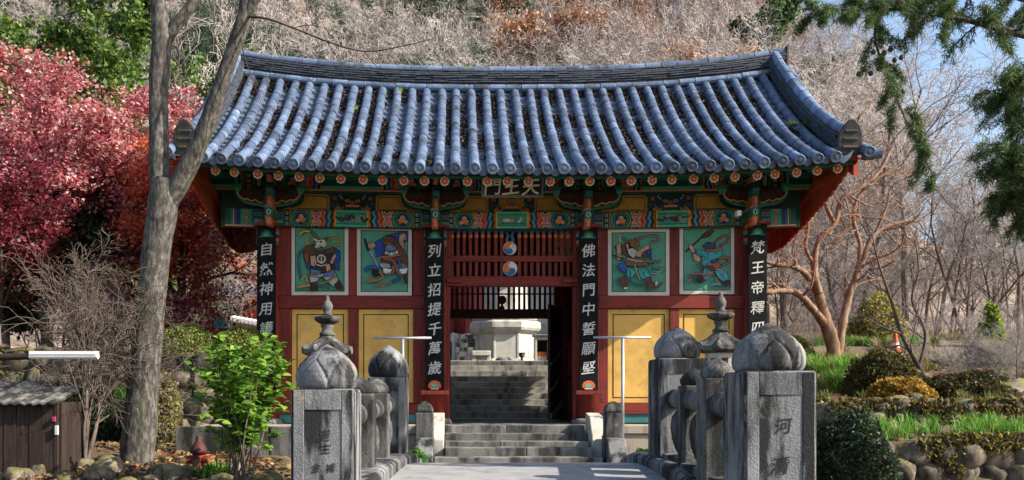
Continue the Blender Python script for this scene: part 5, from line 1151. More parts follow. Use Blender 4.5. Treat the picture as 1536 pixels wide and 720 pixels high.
# ================================================================ vegetation
def unit(v): return v / np.maximum(np.linalg.norm(v, axis=-1, keepdims=True), 1e-9)
def perp(d, rng):
    q = rng.normal(size=d.shape); q -= d * (q * d).sum(-1, keepdims=True); return unit(q)
def walk(start, d, L, K, wig, up, rng):
    """random-walk paths: start (M,3), d (M,3), L (M,) -> (M,K,3)"""
    M = len(start); P_ = np.zeros((M, K, 3)); P_[:, 0] = start; d = d.copy(); st = (L / (K - 1))[:, None]
    for k in range(1, K):
        d = unit(d + rng.normal(size=(M, 3)) * wig + np.array([0, 0, up])); P_[:, k] = P_[:, k - 1] + d * st
    return P_
def tubes(P_, R, n):
    M, K, _ = P_.shape; t = np.gradient(P_, axis=1); t = unit(t); mt = unit(t.mean(axis=1, keepdims=True)); ref = np.where(np.abs(mt[..., 2:3]) > .75, np.array([.12, 1., 0]), np.array([0, .12, 1.]))
    u = unit(np.cross(t, ref)); w = np.cross(t, u); a = 2 * np.pi * np.arange(n) / n
    v = P_[:, :, None] + R[:, :, None, None] * (u[:, :, None] * np.cos(a)[None, None, :, None] + w[:, :, None] * np.sin(a)[None, None, :, None])
    v = v.reshape(-1, 3); m, k, j = np.meshgrid(np.arange(M), np.arange(K - 1), np.arange(n), indexing='ij')
    i0 = (m * K + k) * n; j2 = (j + 1) % n
    return v, np.stack([i0 + j, i0 + j2, i0 + n + j2, i0 + n + j], -1).reshape(-1, 4)
def merge(parts):
    V, F = [], []; b = 0
    for v, f in parts: V.append(v); F.append(f + b); b += len(v)
    return np.concatenate(V), np.concatenate(F)
def branch_out(P_, R, c, t0, ratio, ang, K, wig, up, rng, L, rr=.6, rmin=.004, tmax=1.0):
    """children of every path: returns paths, radii, lengths"""
    M, Kp, _ = P_.shape; t = t0 + (tmax - t0) * (np.arange(c)[None] + rng.random((M, c))) / c
    x = t * (Kp - 1); i = np.minimum(x.astype(int), Kp - 2); f = (x - i)[..., None]; m = np.arange(M)[:, None]
    s = P_[m, i] * (1 - f) + P_[m, i + 1] * f; pd = unit(P_[m, i + 1] - P_[m, i]); r = (R[m, i] * (1 - f[..., 0]) + R[m, i + 1] * f[..., 0]) * rr
    s = s.reshape(-1, 3); pd = pd.reshape(-1, 3); r = np.maximum(r.reshape(-1), rmin); a = ang * (.7 + .6 * rng.random(len(s)))[:, None]
    d = unit(pd * np.cos(a) + perp(pd, rng) * np.sin(a) + np.array([0, 0, up * .8])); l = (L[:, None] * ratio * (1.15 - .6 * t) * (.65 + .7 * rng.random((M, c)))).reshape(-1)
    Q = walk(s, d, l, K, wig, up, rng); return Q, r[:, None] * np.linspace(1, .35, K)[None], l
def skeleton(rng, height, r0, spec, base=(0, 0, 0), lean=(0, 0, 1), stems=1, K0=8, wig0=.09):
    """spec: list of (count, ratio, angle, K, wiggle, up, t0). Returns list of (paths, radii)"""
    st = np.tile(np.array(base, float), (stems, 1)); d = unit(np.tile(np.array(lean, float), (stems, 1)) + (rng.normal(size=(stems, 3)) * .28 if stems > 1 else 0)); L = height * (.85 + .3 * rng.random(stems)) if stems > 1 else np.array([height])
    P_ = walk(st, d, L, K0, wig0, .03, rng); R = r0 * (.75 + .5 * rng.random((stems, 1)) if stems > 1 else 1) * np.linspace(1, .28, K0)[None]
    out = [(P_, R)]
    for (c, ratio, ang, K, wig, up, t0) in spec: P_, R, L = branch_out(P_, R, c, t0, ratio, ang, K, wig, up, rng, L); out.append((P_, R))
    return out
def skin(sk, sides):
    return merge([tubes(p, r, n) for (p, r), n in zip(sk, sides)])
def leafmesh(c, size, rng, cols, **k):
    v, f = cards(c, size, rng, **k); return v, f, cols
def palette(n, rng, cols, wts, jit=.25):
    c = np.array(cols)[rng.choice(len(cols), n, p=np.array(wts) / sum(wts))]; return c * (1 - jit + 2 * jit * rng.random((n, 1)))

def bare_tree_data(seed, height, r0, stems=1, mat='paletwig', name='bare', dense=1.0):
    rng = np.random.default_rng(seed)
    sk = skeleton(rng, height, r0, [(9, .50, .75, 6, .16, .05, .28), (7, .50, .75, 5, .2, .04, .2), (int(6 * dense), .52, .8, 4, .25, .03, .15), (int(4 * dense), .6, .8, 3, .3, .02, .1)], stems=stems)
    for (p, r) in sk[3:]: np.maximum(r, .0065, out=r)
    v, f = skin(sk, (8, 5, 4, 3, 3)); g = np.concatenate([np.tile(np.array(c), (p.shape[0] * (p.shape[1] - 1) * n, 1)) for (p, r), n, c in zip(sk, (8, 5, 4, 3, 3), ((.17, .13, .11), (.24, .19, .165), (.36, .30, .27), (.52, .455, .42), (.60, .54, .50)))])
    return v, f, g * (1.0 if mat == 'pale' else .72)
def mesh_only(name, v, f, mat, cols=None):
    o = npmesh(name, v, f, mat, None, cols, origin=(0, 0, 0), smooth_=False); me = o.data; bpy.data.objects.remove(o); return me
def place(name, me, loc, rz, sc, parent=None):
    o = link(name, me, parent, loc); o.rotation_euler.z = rz; o.scale = (sc,) * 3 if not hasattr(sc, '__len__') else sc; return o

# --- prototypes for the woods behind
BARE = []
for k in range(5):
    v, f, g = bare_tree_data(100 + k, 9.0, .13 if k != 3 else .09, 1 if k != 3 else 3, 'pale' if k % 2 == 0 else 'mid'); BARE.append(mesh_only('bare_crown', v, f, 'forest', g))
def leafy_data(seed, height, r0, nl, size, pal, wts, spread=.55, flat=None, low=.25, up=.05):
    rng = np.random.default_rng(seed); sk = skeleton(rng, height, r0, [(10, .5, .8, 6, .15, up, low), (7, .5, .8, 5, .2, up * .6, .2), (5, .55, .8, 4, .25, .02, .2)])
    v, f = skin(sk, (8, 5, 4, 3)); P_ = sk[3][0].reshape(-1, 3); c = P_[rng.integers(0, len(P_), nl)] + rng.normal(size=(nl, 3)) * size * spread * 3
    lv, lf = cards(c, size * (.7 + .6 * rng.random(nl)), rng, flat=flat); return (v, f), (lv, lf, palette(nl, rng, pal, wts))
(OAKw, OAKl) = leafy_data(7, 9.5, .17, 9000, .16, [(.50, .27, .15), (.42, .20, .11), (.58, .38, .25), (.30, .15, .09)], [4, 3, 2, 1])
OAK = (mesh_only('oak_wood', *OAKw, 'midtwig'), mesh_only('oak_leaves', OAKl[0], OAKl[1], 'dryleaf', OAKl[2]))
def pine_data(seed, height):
    rng = np.random.default_rng(seed); sk = skeleton(rng, height, .17, [(16, .36, 1.15, 5, .1, .03, .30), (6, .45, .7, 4, .2, .06, .3)], wig0=.04)
    v, f = skin(sk, (8, 5, 3)); tips = np.concatenate([sk[2][0][:, 1:].reshape(-1, 3), sk[1][0][:, 2:].reshape(-1, 3)]); n = 26
    c = np.repeat(tips, n, 0) + rng.normal(size=(len(tips) * n, 3)) * np.array([.20, .20, .10]); d = unit(rng.normal(size=c.shape) + np.array([0, 0, .7])); s = unit(np.cross(d, rng.normal(size=c.shape))) * .018; l = .24
    lv = np.stack([c - s, c + s, c + d * l], 1).reshape(-1, 3); lf = np.arange(len(lv)).reshape(-1, 3)
    return (v, f), (lv, lf, palette(len(c), rng, [(.045, .085, .05), (.07, .12, .06), (.03, .06, .04)], [3, 2, 2]))
(PINw, PINl) = pine_data(9, 10.0)
PIN = (mesh_only('pine_wood', *PINw, 'twig'), mesh_only('pine_needles', PINl[0], PINl[1], 'needle', PINl[2]))

# --- single trees standing behind the gate and garden (near enough to tell apart)
rr = random.Random(31)
SP = []
TREES = ((1180, 27, 0, .85), (1225, 33, 2, 1.0), (1275, 29, 3, .85), (1320, 34, 1, 1.05), (1360, 27, 4, .8), (1405, 31, 2, .66), (1450, 26, 3, .58), (1490, 30, 1, .6), (1530, 26, 0, .58), (1570, 30, 4, .7), (1345, 41, 0, 1.0), (1250, 43, 4, 1.15), (1430, 40, 3, .62), (1520, 42, 2, .66), (1150, 38, 1, 1.1), (300, 33, 2, 1.0), (345, 40, 0, 1.25), (255, 38, 4, 1.0), (270, 27, 3, .62), (350, 28, 1, .55), (390, 46, 2, 1.25), (1190, 48, 2, 1.2), (1095, 44, 0, 1.2))
TPX = [q[0] for q in TREES]
for px, d, k, s in TREES:
    x = X_(px, d); SP.append((x, d)); me = BARE[k]
    t = thing('bare_tree', None, 'tree', (x, d, ground_z(x, d) - .1), 'bare trees behind the gate and garden')
    side = 'right' if px > 760 else 'left'
    t['label'] = {'right': '%s leafless tree from the left in the thicket right of the gate', 'left': '%s leafless tree from the left behind the left roof edge'}[side] % ORD[len([q for q in TPX if q < px and (q > 760) == (px > 760)])]
    place('crown', me, (x, d, ground_z(x, d) - .1), rr.uniform(0, 6.3), (s, s, s * rr.uniform(.9, 1.1)), t)

# --- the far hillside: reads as one mass
def scatter_object(name, label, cat, meshes, pts, seed, smin, smax):
    """one object whose node tree puts the given trees on its points"""
    rng = np.random.default_rng(seed); me = bpy.data.meshes.new(name); me.from_pydata([tuple(p) for p in pts], [], [])
    at = me.attributes.new('rot', 'FLOAT_VECTOR', 'POINT'); at.data.foreach_set('vector', np.stack([rng.normal(0, .05, len(pts)), rng.normal(0, .05, len(pts)), rng.random(len(pts)) * 6.28], 1).astype(np.float32).ravel())
    at = me.attributes.new('siz', 'FLOAT', 'POINT'); at.data.foreach_set('value', (smin + (smax - smin) * rng.random(len(pts))).astype(np.float32))
    at = me.attributes.new('pick', 'INT', 'POINT'); at.data.foreach_set('value', rng.integers(0, len(meshes), len(pts)).astype(np.int32))
    o = link(name, me); stuff(o, label, cat)
    ng = bpy.data.node_groups.new(name, 'GeometryNodeTree'); ng.interface.new_socket('Geometry', in_out='INPUT', socket_type='NodeSocketGeometry'); ng.interface.new_socket('Geometry', in_out='OUTPUT', socket_type='NodeSocketGeometry')
    gi = ng.nodes.new('NodeGroupInput'); go = ng.nodes.new('NodeGroupOutput'); jn = ng.nodes.new('GeometryNodeJoinGeometry'); L = ng.links.new
    def att(nm, ty): n = ng.nodes.new('GeometryNodeInputNamedAttribute'); n.data_type = ty; n.inputs[0].default_value = nm; return n.outputs[0]
    rot, siz, pick = att('rot', 'FLOAT_VECTOR'), att('siz', 'FLOAT'), att('pick', 'INT')
    for k, src in enumerate(meshes):
        src = src if isinstance(src, (list, tuple)) else [src]
        cm = ng.nodes.new('FunctionNodeCompare'); cm.data_type = 'INT'; cm.operation = 'EQUAL'; L(pick, cm.inputs[2]); cm.inputs[3].default_value = k
        for ob in src:
            oi = ng.nodes.new('GeometryNodeObjectInfo'); oi.inputs[0].default_value = ob; oi.transform_space = 'ORIGINAL'; oi.inputs[1].default_value = True
            ip = ng.nodes.new('GeometryNodeInstanceOnPoints'); L(gi.outputs[0], ip.inputs[0]); L(cm.outputs[0], ip.inputs[1]); L(oi.outputs['Geometry'], ip.inputs[2]); L(rot, ip.inputs[5]); L(siz, ip.inputs[6]); L(ip.outputs[0], jn.inputs[0])
    L(jn.outputs[0], go.inputs[0]); md = o.modifiers.new('scatter', 'NODES'); md.node_group = ng; return o
srcs = {}
for o in list(COL.objects):
    if o.type == 'MESH' and o.data in BARE and o.data.name not in srcs: srcs[o.data.name] = o
BSRC = [srcs[m.name] for m in BARE]
# two oaks and two pines near enough to be things give the hillside its other kinds
def two_part(name, label, cat, px, d, s, pair, parts, group=None):
    x = X_(px, d); b = (x, d, ground_z(x, d) - .1); t = thing(name, label, cat, b, group); rz = rr.uniform(0, 6.3); return [place(n, m, b, rz, s, t) for n, m in zip(parts, pair)]
OS = two_part('oak_tree', 'oak with rusty brown leaves standing on the slope above the roof', 'tree', 1060, 52, 1.15, OAK, ('trunk', 'crown'))
PS = two_part('pine_tree', 'green pine on the slope above the left part of the roof', 'tree', 640, 56, 1.2, PIN, ('trunk', 'crown'))
rng = np.random.default_rng(77)
def hill_pts(n, f):
    y = 46 + 110 * rng.random(n * 3) ** 1.25; x = (rng.random(n * 3) * 2 - 1) * (8 + y * .62) + .03 * y; ok = f(x, y) & (x < .5 * y - 2); x, y = x[ok][:n], y[ok][:n]; return np.stack([x, y, H(x, y) - .3], 1)
nz_ = lambda x, y, s, o: np.array([noise.noise(Vector((a * s + o, b * s, o))) for a, b in zip(x, y)])
scatter_object('hillside_bare_wood', 'bare grey-pink wood covering the far hillside', 'wood', BSRC, hill_pts(330, lambda x, y: nz_(x, y, .03, 2) > -.28), 1, .9, 1.45)
scatter_object('hillside_oak_wood', 'rusty brown oaks across the far hillside', 'wood', [OS], hill_pts(80, lambda x, y: (nz_(x, y, .045, 5) > .02) & (x > 2)), 2, .8, 1.25)
scatter_object('hillside_pine_wood', 'dark green pines across the far hillside', 'wood', [PS], hill_pts(170, lambda x, y: (nz_(x, y, .05, 9) > .0 + .014 * np.clip(x, -12, 30)) & (y > 54)), 3, .9, 1.4)
# thicket of bare shrubs behind the garden on the right and left
def thick(n, px0, px1, d0, d1):
    d = d0 + (d1 - d0) * rng.random(n); x = X_(px0 + (px1 - px0) * rng.random(n), d); return np.stack([x, d, H(x, d) - .2], 1)
scatter_object('bare_thicket', 'tangled leafless undergrowth behind the garden beds', 'undergrowth', [BSRC[1], BSRC[3], BSRC[4]], np.concatenate([thick(46, 1150, 1560, 25, 44), thick(26, 60, 380, 24, 36)]), 4, .22, .5)

# --- foreground tree at the left
def limb_paths(lims, d):
    """limb: list of (px, py, radius, depth offset) -> smooth path"""
    out = []
    for lm in lims:
        pts = [np.array(P(a, b, d + e)) for a, b, r, e in lm]; rs = [r for _, _, r, _ in lm]; q, w = [], []
        for i in range(len(pts) - 1):
            p0, p1, p2, p3 = pts[max(i - 1, 0)], pts[i], pts[i + 1], pts[min(i + 2, len(pts) - 1)]
            for t in np.linspace(0, 1, 6)[:-1]: q.append(.5 * (2 * p1 + (p2 - p0) * t + (2 * p0 - 5 * p1 + 4 * p2 - p3) * t * t + (3 * p1 - p0 - 3 * p2 + p3) * t ** 3)); w.append(rs[i] + (rs[i + 1] - rs[i]) * t)
        q.append(pts[-1]); w.append(rs[-1]); out.append((np.array(q)[None], np.array(w)[None]))
    return out
d = 11.0; b = P(205, 712, d)
ft = thing('foreground_tree', 'grey-barked bare tree forking into two limbs in front of the gate', 'tree', b)
def bark_tube(lm, name, parent, n=20, seed=0, mat='bark'):
    (p, r), = limb_paths([lm], d); rng_ = np.random.default_rng(seed); v, f = tubes(p, r, n); ax = np.repeat(p[0], n, 0); k = np.array([noise.fractal(Vector(q * 3.2), 1, 2, 3) for q in v]); v = ax + (v - ax) * (1 + .10 * k[:, None]); return npmesh(name, v, f, mat, parent, smooth_=True)
bark_tube([(203, 735, .27, 0), (206, 690, .215, 0), (213, 600, .19, 0), (224, 480, .175, 0), (236, 370, .172, 0), (246, 300, .185, 0), (252, 270, .15, 0)], 'trunk', ft)
l1 = bark_tube([(244, 330, .12, 0), (240, 270, .125, .02), (238, 200, .118, .05), (238, 120, .116, .1), (243, 60, .125, .1), (238, 15, .10, .1), (230, -40, .09, .1)], 'limb', ft)
l2 = bark_tube([(250, 310, .12, 0), (272, 268, .125, -.05), (296, 222, .108, -.1), (318, 165, .10, -.15), (343, 95, .092, -.2), (365, 30, .088, -.25), (372, -10, .08, -.25), (378, -50, .075, -.25)], 'limb', ft)
bark_tube([(246, 75, .06, .1), (262, 40, .07, .1), (285, 12, .065, .1), (310, -30, .06, .1)], 'branch', l1, 12)
bark_tube([(366, 30, .05, -.25), (380, 5, .055, -.3), (400, -25, .05, -.3)], 'branch', l2, 12)
tw = [[(372, 25, .016, -.3), (400, 28, .013, -.5), (440, 42, .011, -.7), (490, 62, .009, -.9), (545, 77, .007, -1.1), (600, 70, .005, -1.2), (650, 58, .003, -1.3)], [(545, 77, .005, -1.1), (575, 110, .004, -1.2), (620, 150, .003, -1.3), (660, 185, .002, -1.3)], [(490, 62, .005, -.9), (505, 85, .004, -.9), (520, 120, .003, -.9)], [(368, 20, .010, -.3), (362, 60, .007, -.3), (375, 110, .005, -.4), (398, 170, .003, -.4)], [(310, -20, .010, .1), (318, 20, .006, .1), (324, 60, .004, .1), (300, 95, .003, .1)], [(440, 42, .005, -.7), (470, 38, .004, -.7), (520, 52, .003, -.7)], [(420, 35, .004, -.6), (414, 80, .003, -.6), (398, 140, .002, -.6), (405, 190, .0018, -.6)]]
for q in tw:
    (p, r), = limb_paths([q], d); v, f = tubes(p, r, 6); npmesh('twig', v, f, 'darktwig', l2)
for px, py in ((534, 160), (702, 99), (601, 133)):
    c = np.array(P(px, py, 9.7)); a, bb = .030, .024; v = [c + np.array([x, .01 * y, z]) for x, y, z in ((0, 0, a), (-bb, 1, .2 * a), (-.6 * bb, 0, -a), (.6 * bb, 0, -a), (bb, 1, .2 * a))]
    m = MB().add([tuple(q) for q in v], [(0, 1, 2, 3, 4)], (.22, .36, .03)); m.build('leaf', 'leaf', l2)

# --- red maples
def maple(name, label, px, d, zb, height, nl, size, seed, colf, stems=4, spec=None, squash=(1, 1, 1), mat='darktwig'):
    rng = np.random.default_rng(seed); x = X_(px, d); b = np.array((x, d, zb))
    sk = skeleton(rng, height, .09, spec or [(8, .55, .75, 6, .16, .03, .25), (7, .52, .8, 5, .2, .0, .2), (6, .55, .85, 4, .22, -.01, .15)], stems=stems, wig0=.12)
    for p, r in sk: p *= np.array(squash); p += b
    t = thing(name, label, 'tree', tuple(b)); v, f = skin(sk, (8, 5, 4, 3)); npmesh('trunk', v, f, mat, t, smooth_=True)
    P_ = np.concatenate([sk[3][0].reshape(-1, 3), sk[2][0][:, 2:].reshape(-1, 3)]); c = P_[rng.integers(0, len(P_), nl)] + rng.normal(size=(nl, 3)) * np.array([.13, .13, .05])
    v, f = cards(c, size * (.6 + .7 * rng.random(nl)), rng, aspect=1.15, flat=.55); npmesh('crown', v, f, 'leaf', t, colf(c, rng)); return t
def crim(c, rng):
    g = palette(len(c), rng, [(.50, .09, .10), (.68, .28, .28), (.34, .06, .08), (.76, .48, .46)], [2.6, 3, 1.8, 3.2]); return g
def flame(c, rng): return palette(len(c), rng, [(.72, .16, .05), (.62, .09, .05), (.78, .28, .12), (.50, .06, .04)], [4, 3, 2, 1])
maple('red_maple', 'large crimson maple spreading behind the foreground trunk', 135, 19.5, 1.95, 4.7, 80000, .070, 41, crim, 5, squash=(1.25, .7, 1))
maple('red_maple', 'orange-red maple beside the left gable of the gate', 262, 20.5, 2.0, 4.4, 42000, .06, 42, flame, 4, squash=(1.0, .9, .92))
maple('red_maple', 'dark purple-red maple at the left edge of the picture', -20, 16.5, 1.7, 2.9, 20000, .065, 45, lambda c, r: palette(len(c), r, [(.20, .025, .04), (.30, .05, .06), (.13, .02, .03)], [3, 2, 2]), 4)
# --- evergreen and yellow-green trees, left background
def green_tree(name, label, px, d, zb, height, nl, size, seed, pal, wts, squash=(1, 1, 1), cat='tree', group=None, stems=1):
    rng = np.random.default_rng(seed); x = X_(px, d); b = np.array((x, d, zb)); sk = skeleton(rng, height, .12, [(14, .42, 1.0, 5, .14, .03, .1), (7, .5, .8, 4, .2, .02, .2), (4, .55, .8, 3, .25, 0, .2)], stems=stems)
    for p, r in sk: p *= np.array(squash); p += b
    t = thing(name, label, cat, tuple(b), group); v, f = skin(sk, (8, 5, 3, 3)); npmesh('trunk', v, f, 'twig', t)
    P_ = np.concatenate([sk[3][0].reshape(-1, 3), sk[2][0].reshape(-1, 3)]); c = P_[rng.integers(0, len(P_), nl)] + rng.normal(size=(nl, 3)) * size * .9
    v, f = cards(c, size * (.6 + .7 * rng.random(nl)), rng); npmesh('crown', v, f, 'leaf', t, palette(nl, rng, pal, wts)); return t
GRN = [(.09, .17, .03), (.16, .24, .04), (.05, .10, .025), (.27, .32, .07)]
green_tree('evergreen_tree', 'dark green tree with yellow tips behind the crimson maple', 165, 24, 2.1, 9.5, 26000, .11, 51, GRN, [3, 3, 3, 1])
green_tree('evergreen_tree', 'bright yellow-green tree at the far top left corner', 10, 26, 2.4, 10, 24000, .12, 52, [(.20, .26, .05), (.30, .34, .09), (.11, .17, .04)], [3, 2, 2])
green_tree('evergreen_tree', 'dark evergreen behind the twiggy shrub on the left', 70, 18.5, 1.9, 3.4, 16000, .08, 53, [(.03, .05, .022), (.05, .075, .03), (.02, .032, .018)], [3, 2, 3], (1.3, 1, 1))
green_tree('evergreen_tree', 'green pine-like tree half hidden behind the ridge at the top right', 1165, 58, 12, 14, 14000, .2, 54, [(.06, .12, .04), (.10, .16, .05), (.04, .07, .03)], [3, 2, 2])
green_tree('evergreen_tree', 'leafy green tree rising behind the foreground trunk', 205, 29, 2.3, 8.5, 18000, .12, 55, [(.13, .24, .04), (.20, .30, .06), (.08, .14, .03)], [3, 2, 2])
# --- shrubs
def shrub(name, label, px, py, d, w, h, nl, size, seed, pal, wts, stems=9, mat='twig', aspect=1.4, zb=None, dep=None, clip=None):
    rng = np.random.default_rng(seed); x = X_(px, d); zb = ground_z(x, d) if zb is None else zb; b = np.array((x, d, zb)); t = thing(name, label, 'shrub', tuple(b)); dep = dep or w
    dirs = unit(rng.normal(size=(stems, 3)) * np.array([.7, .7, .2]) + np.array([0, 0, .9])); P_ = walk(np.tile(b, (stems, 1)), dirs, np.full(stems, h * .9), 6, .12, .0, rng); R = np.full((stems, 1), .012) * np.linspace(1, .4, 6)[None]
    Q, S, L = branch_out(P_, R, 8, .25, .45, .8, 4, .2, .02, rng, np.full(stems, h)); v, f = merge([tubes(P_, R, 5), tubes(Q, S, 3)]); 
    lo = (v - b) / np.array([w / 2, dep / 2, h]); k = np.maximum(1, np.linalg.norm(lo * np.array([1, 1, .95]), axis=1)); v = b + (v - b) / k[:, None]; npmesh('stems', v, f, mat, t)
    u = unit(rng.normal(size=(nl, 3))); u[:, 2] = np.abs(u[:, 2]); rad = (.55 + .45 * rng.random(nl) ** .5)[:, None]; bump_ = np.array([noise.noise(Vector(q * 2.6) + Vector((seed, 0, 0))) for q in u])[:, None]
    c = b + u * rad * (1 + (.22 if clip is None else clip) * bump_) * np.array([w / 2, dep / 2, h])
    v, f = cards(c, size * (.7 + .6 * rng.random(nl)), rng, aspect=aspect); npmesh('foliage', v, f, 'leaf', t, palette(nl, rng, pal, wts)); return t
YG = [(.24, .28, .06), (.32, .34, .09), (.15, .19, .04), (.10, .13, .03)]
shrub('clipped_hedge', 'yellow-green clipped hedge mound on top of the boulder wall', 280, 525, 15.42, 1.1, .58, 9000, .035, 61, YG, [3, 2, 3, 1], clip=.10, zb=1.78)
shrub('clipped_hedge', 'yellow-green hedge mound next to the left corner column', 362, 520, 15.45, .95, .50, 6500, .035, 62, YG, [3, 2, 3, 1], clip=.10, zb=1.82)
shrub('clipped_hedge', 'dark clipped hedge on the left terrace behind the twiggy shrub', 150, 650, 13.2, 2.0, .72, 12000, .04, 63, [(.025, .045, .015), (.04, .065, .02), (.015, .028, .01)], [3, 2, 2], clip=.08, dep=.7)
shrub('boxwood_shrub', 'dark glossy boxwood beside the right front bridge post', 1275, 720, 9.0, .95, .98, 11000, .03, 64, [(.028, .05, .02), (.045, .075, .03), (.018, .03, .014), (.16, .16, .12)], [4, 3, 3, .6], zb=.0)
shrub('round_shrub', 'olive-brown rounded shrub in the right garden', 1325, 600, 15.0, 1.25, .78, 9000, .04, 65, [(.09, .085, .022), (.13, .12, .03), (.06, .055, .018)], [3, 2, 2])
shrub('golden_shrub', 'low golden-yellow shrub in front of the olive-brown one', 1352, 604, 13.9, 1.0, .38, 6000, .04, 66, [(.45, .27, .03), (.34, .18, .025), (.20, .11, .02), (.5, .36, .07)], [3, 3, 3, 1])
shrub('golden_shrub', 'mossy olive bush at the right end of the garden', 1450, 600, 14.6, 1.6, .42, 7000, .04, 67, [(.07, .065, .02), (.11, .09, .025), (.05, .04, .015), (.2, .18, .04)], [3, 2, 3, .5])
shrub('yellow_shrub', 'pale yellow bush behind the twisted ochre tree', 1315, 480, 23.5, 1.5, 1.2, 4200, .07, 68, [(.42, .34, .07), (.30, .26, .06), (.20, .22, .06)], [3, 2, 2])
shrub('conifer_shrub', 'narrow bright yellow-green conifer at the far right', 1487, 500, 22, .6, 1.05, 4500, .06, 69, [(.30, .40, .06), (.40, .46, .10), (.18, .26, .04)], [3, 2, 2], zb=ground_z(X_(1487, 22), 22))
shrub('low_conifer', 'small bright green conifer at the foot of the left stair newel', 625, 700, 12.8, .36, .34, 2600, .03, 70, [(.10, .26, .04), (.16, .34, .06), (.05, .14, .03)], [3, 2, 2])
shrub('low_conifer', 'small bright green conifer behind the right far bridge post', 968, 692, 12.6, .50, .36, 3000, .03, 71, [(.10, .26, .04), (.16, .34, .06), (.05, .14, .03)], [3, 2, 2])
shrub('clipped_hedge', 'yellow-green hedge just past the right corner column', 1178, 500, 19.5, 1.3, .7, 6000, .045, 72, YG, [3, 2, 3, 1], clip=.1)
shrub('ivy_mound', 'sunlit pale vines hanging over a block beside the foreground trunk', 248, 690, 12.6, .5, 1.0, 5000, .04, 73, [(.30, .30, .10), (.42, .36, .16), (.18, .20, .06), (.28, .20, .10)], [3, 2, 2, 2])

# --- leafy bush in front, each large leaf its own piece
rng = np.random.default_rng(81); d = 9.6; b = np.array((X_(358, d), d, ground_z(X_(358, d), d)))
bush = thing('leafy_bush', 'bright green leafy bush with broad leaves beside the left bridge post', 'shrub', tuple(b))
st = 16; dirs = unit(rng.normal(size=(st, 3)) * np.array([.30, .25, .08]) + np.array([.0, 0, 1])); Pm = walk(np.tile(b, (st, 1)) + rng.normal(size=(st, 3)) * np.array([.06, .05, 0]), dirs, 1.15 + .55 * rng.random(st), 8, .09, .0, rng); Rm = np.full((st, 1), .011) * np.linspace(1, .35, 8)[None]
Q1, S1, L1 = branch_out(Pm, Rm, 6, .25, .36, .7, 5, .13, .06, rng, np.full(st, 1.2))
for k in range(st):
    v, f = tubes(Pm[k:k + 1], Rm[k:k + 1], 7); s_ = npmesh('stem', v, f, 'twig', bush, smooth_=True)
    v, f = tubes(Q1[6 * k:6 * k + 6], S1[6 * k:6 * k + 6], 5); npmesh('side_shoots', v, f, 'twig', s_)['kind'] = 'stuff'
lm = []
for k, cc in enumerate(((.20, .38, .04), (.13, .28, .035), (.29, .45, .07), (.09, .20, .03))):
    m = MB(); L_, w_ = .105, .036; prof = [(0, .004), (.2, .7), (.45, 1), (.75, .7), (1, .03)]
    vs = [];
    for t_, ww in prof: vs += [(-w_ * ww, L_ * t_, .012 * ww - .02 * t_ * t_), (0, L_ * t_, -.02 * t_ * t_), (w_ * ww, L_ * t_, .012 * ww - .02 * t_ * t_)]
    m.add(vs, [(i * 3 + j, i * 3 + j + 1, i * 3 + j + 4, i * 3 + j + 3) for i in range(4) for j in range(2)], cc); o = m.build('leaf', 'leaf', bush, smooth_=True, origin=(0, 0, 0)); lm.append(o.data); bpy.data.objects.remove(o)
tips = np.concatenate([Q1.reshape(-1, 3), Pm[:, 4:].reshape(-1, 3)]); tips = tips[tips[:, 2] > b[2] + .32]
def leaf_tf(p):
    az = rng.random() * 6.28; el = rng.uniform(-.35, .75); return Matrix.Translation(Vector(p)) @ Matrix.Rotation(az, 4, 'Z') @ Matrix.Rotation(el, 4, 'X') @ Matrix.Rotation(rng.uniform(-.6, .6), 4, 'Y') @ Matrix.Scale(rng.uniform(.55, 1.2), 4)
order = sorted(range(760), key=lambda i: 0); cnt = 0; rest = MB()
for i in range(1900):
    p = tips[rng.integers(0, len(tips))] + rng.normal(size=3) * .012; M_ = leaf_tf(p); me = lm[int(rng.choice(4, p=[.35, .3, .2, .15]))]
    if i < 300:
        o = link('leaf', me, bush, tuple(p)); o.rotation_euler = M_.to_euler(); o.scale = M_.to_scale()
    else:
        cc = tuple(me.attributes['Col'].data[0].color)[:3]; rest.add([tuple(M_ @ v.co) for v in me.vertices], [tuple(q.vertices) for q in me.polygons], cc)
o = rest.build('foliage', 'leaf', bush, smooth_=True); o['kind'] = 'stuff'

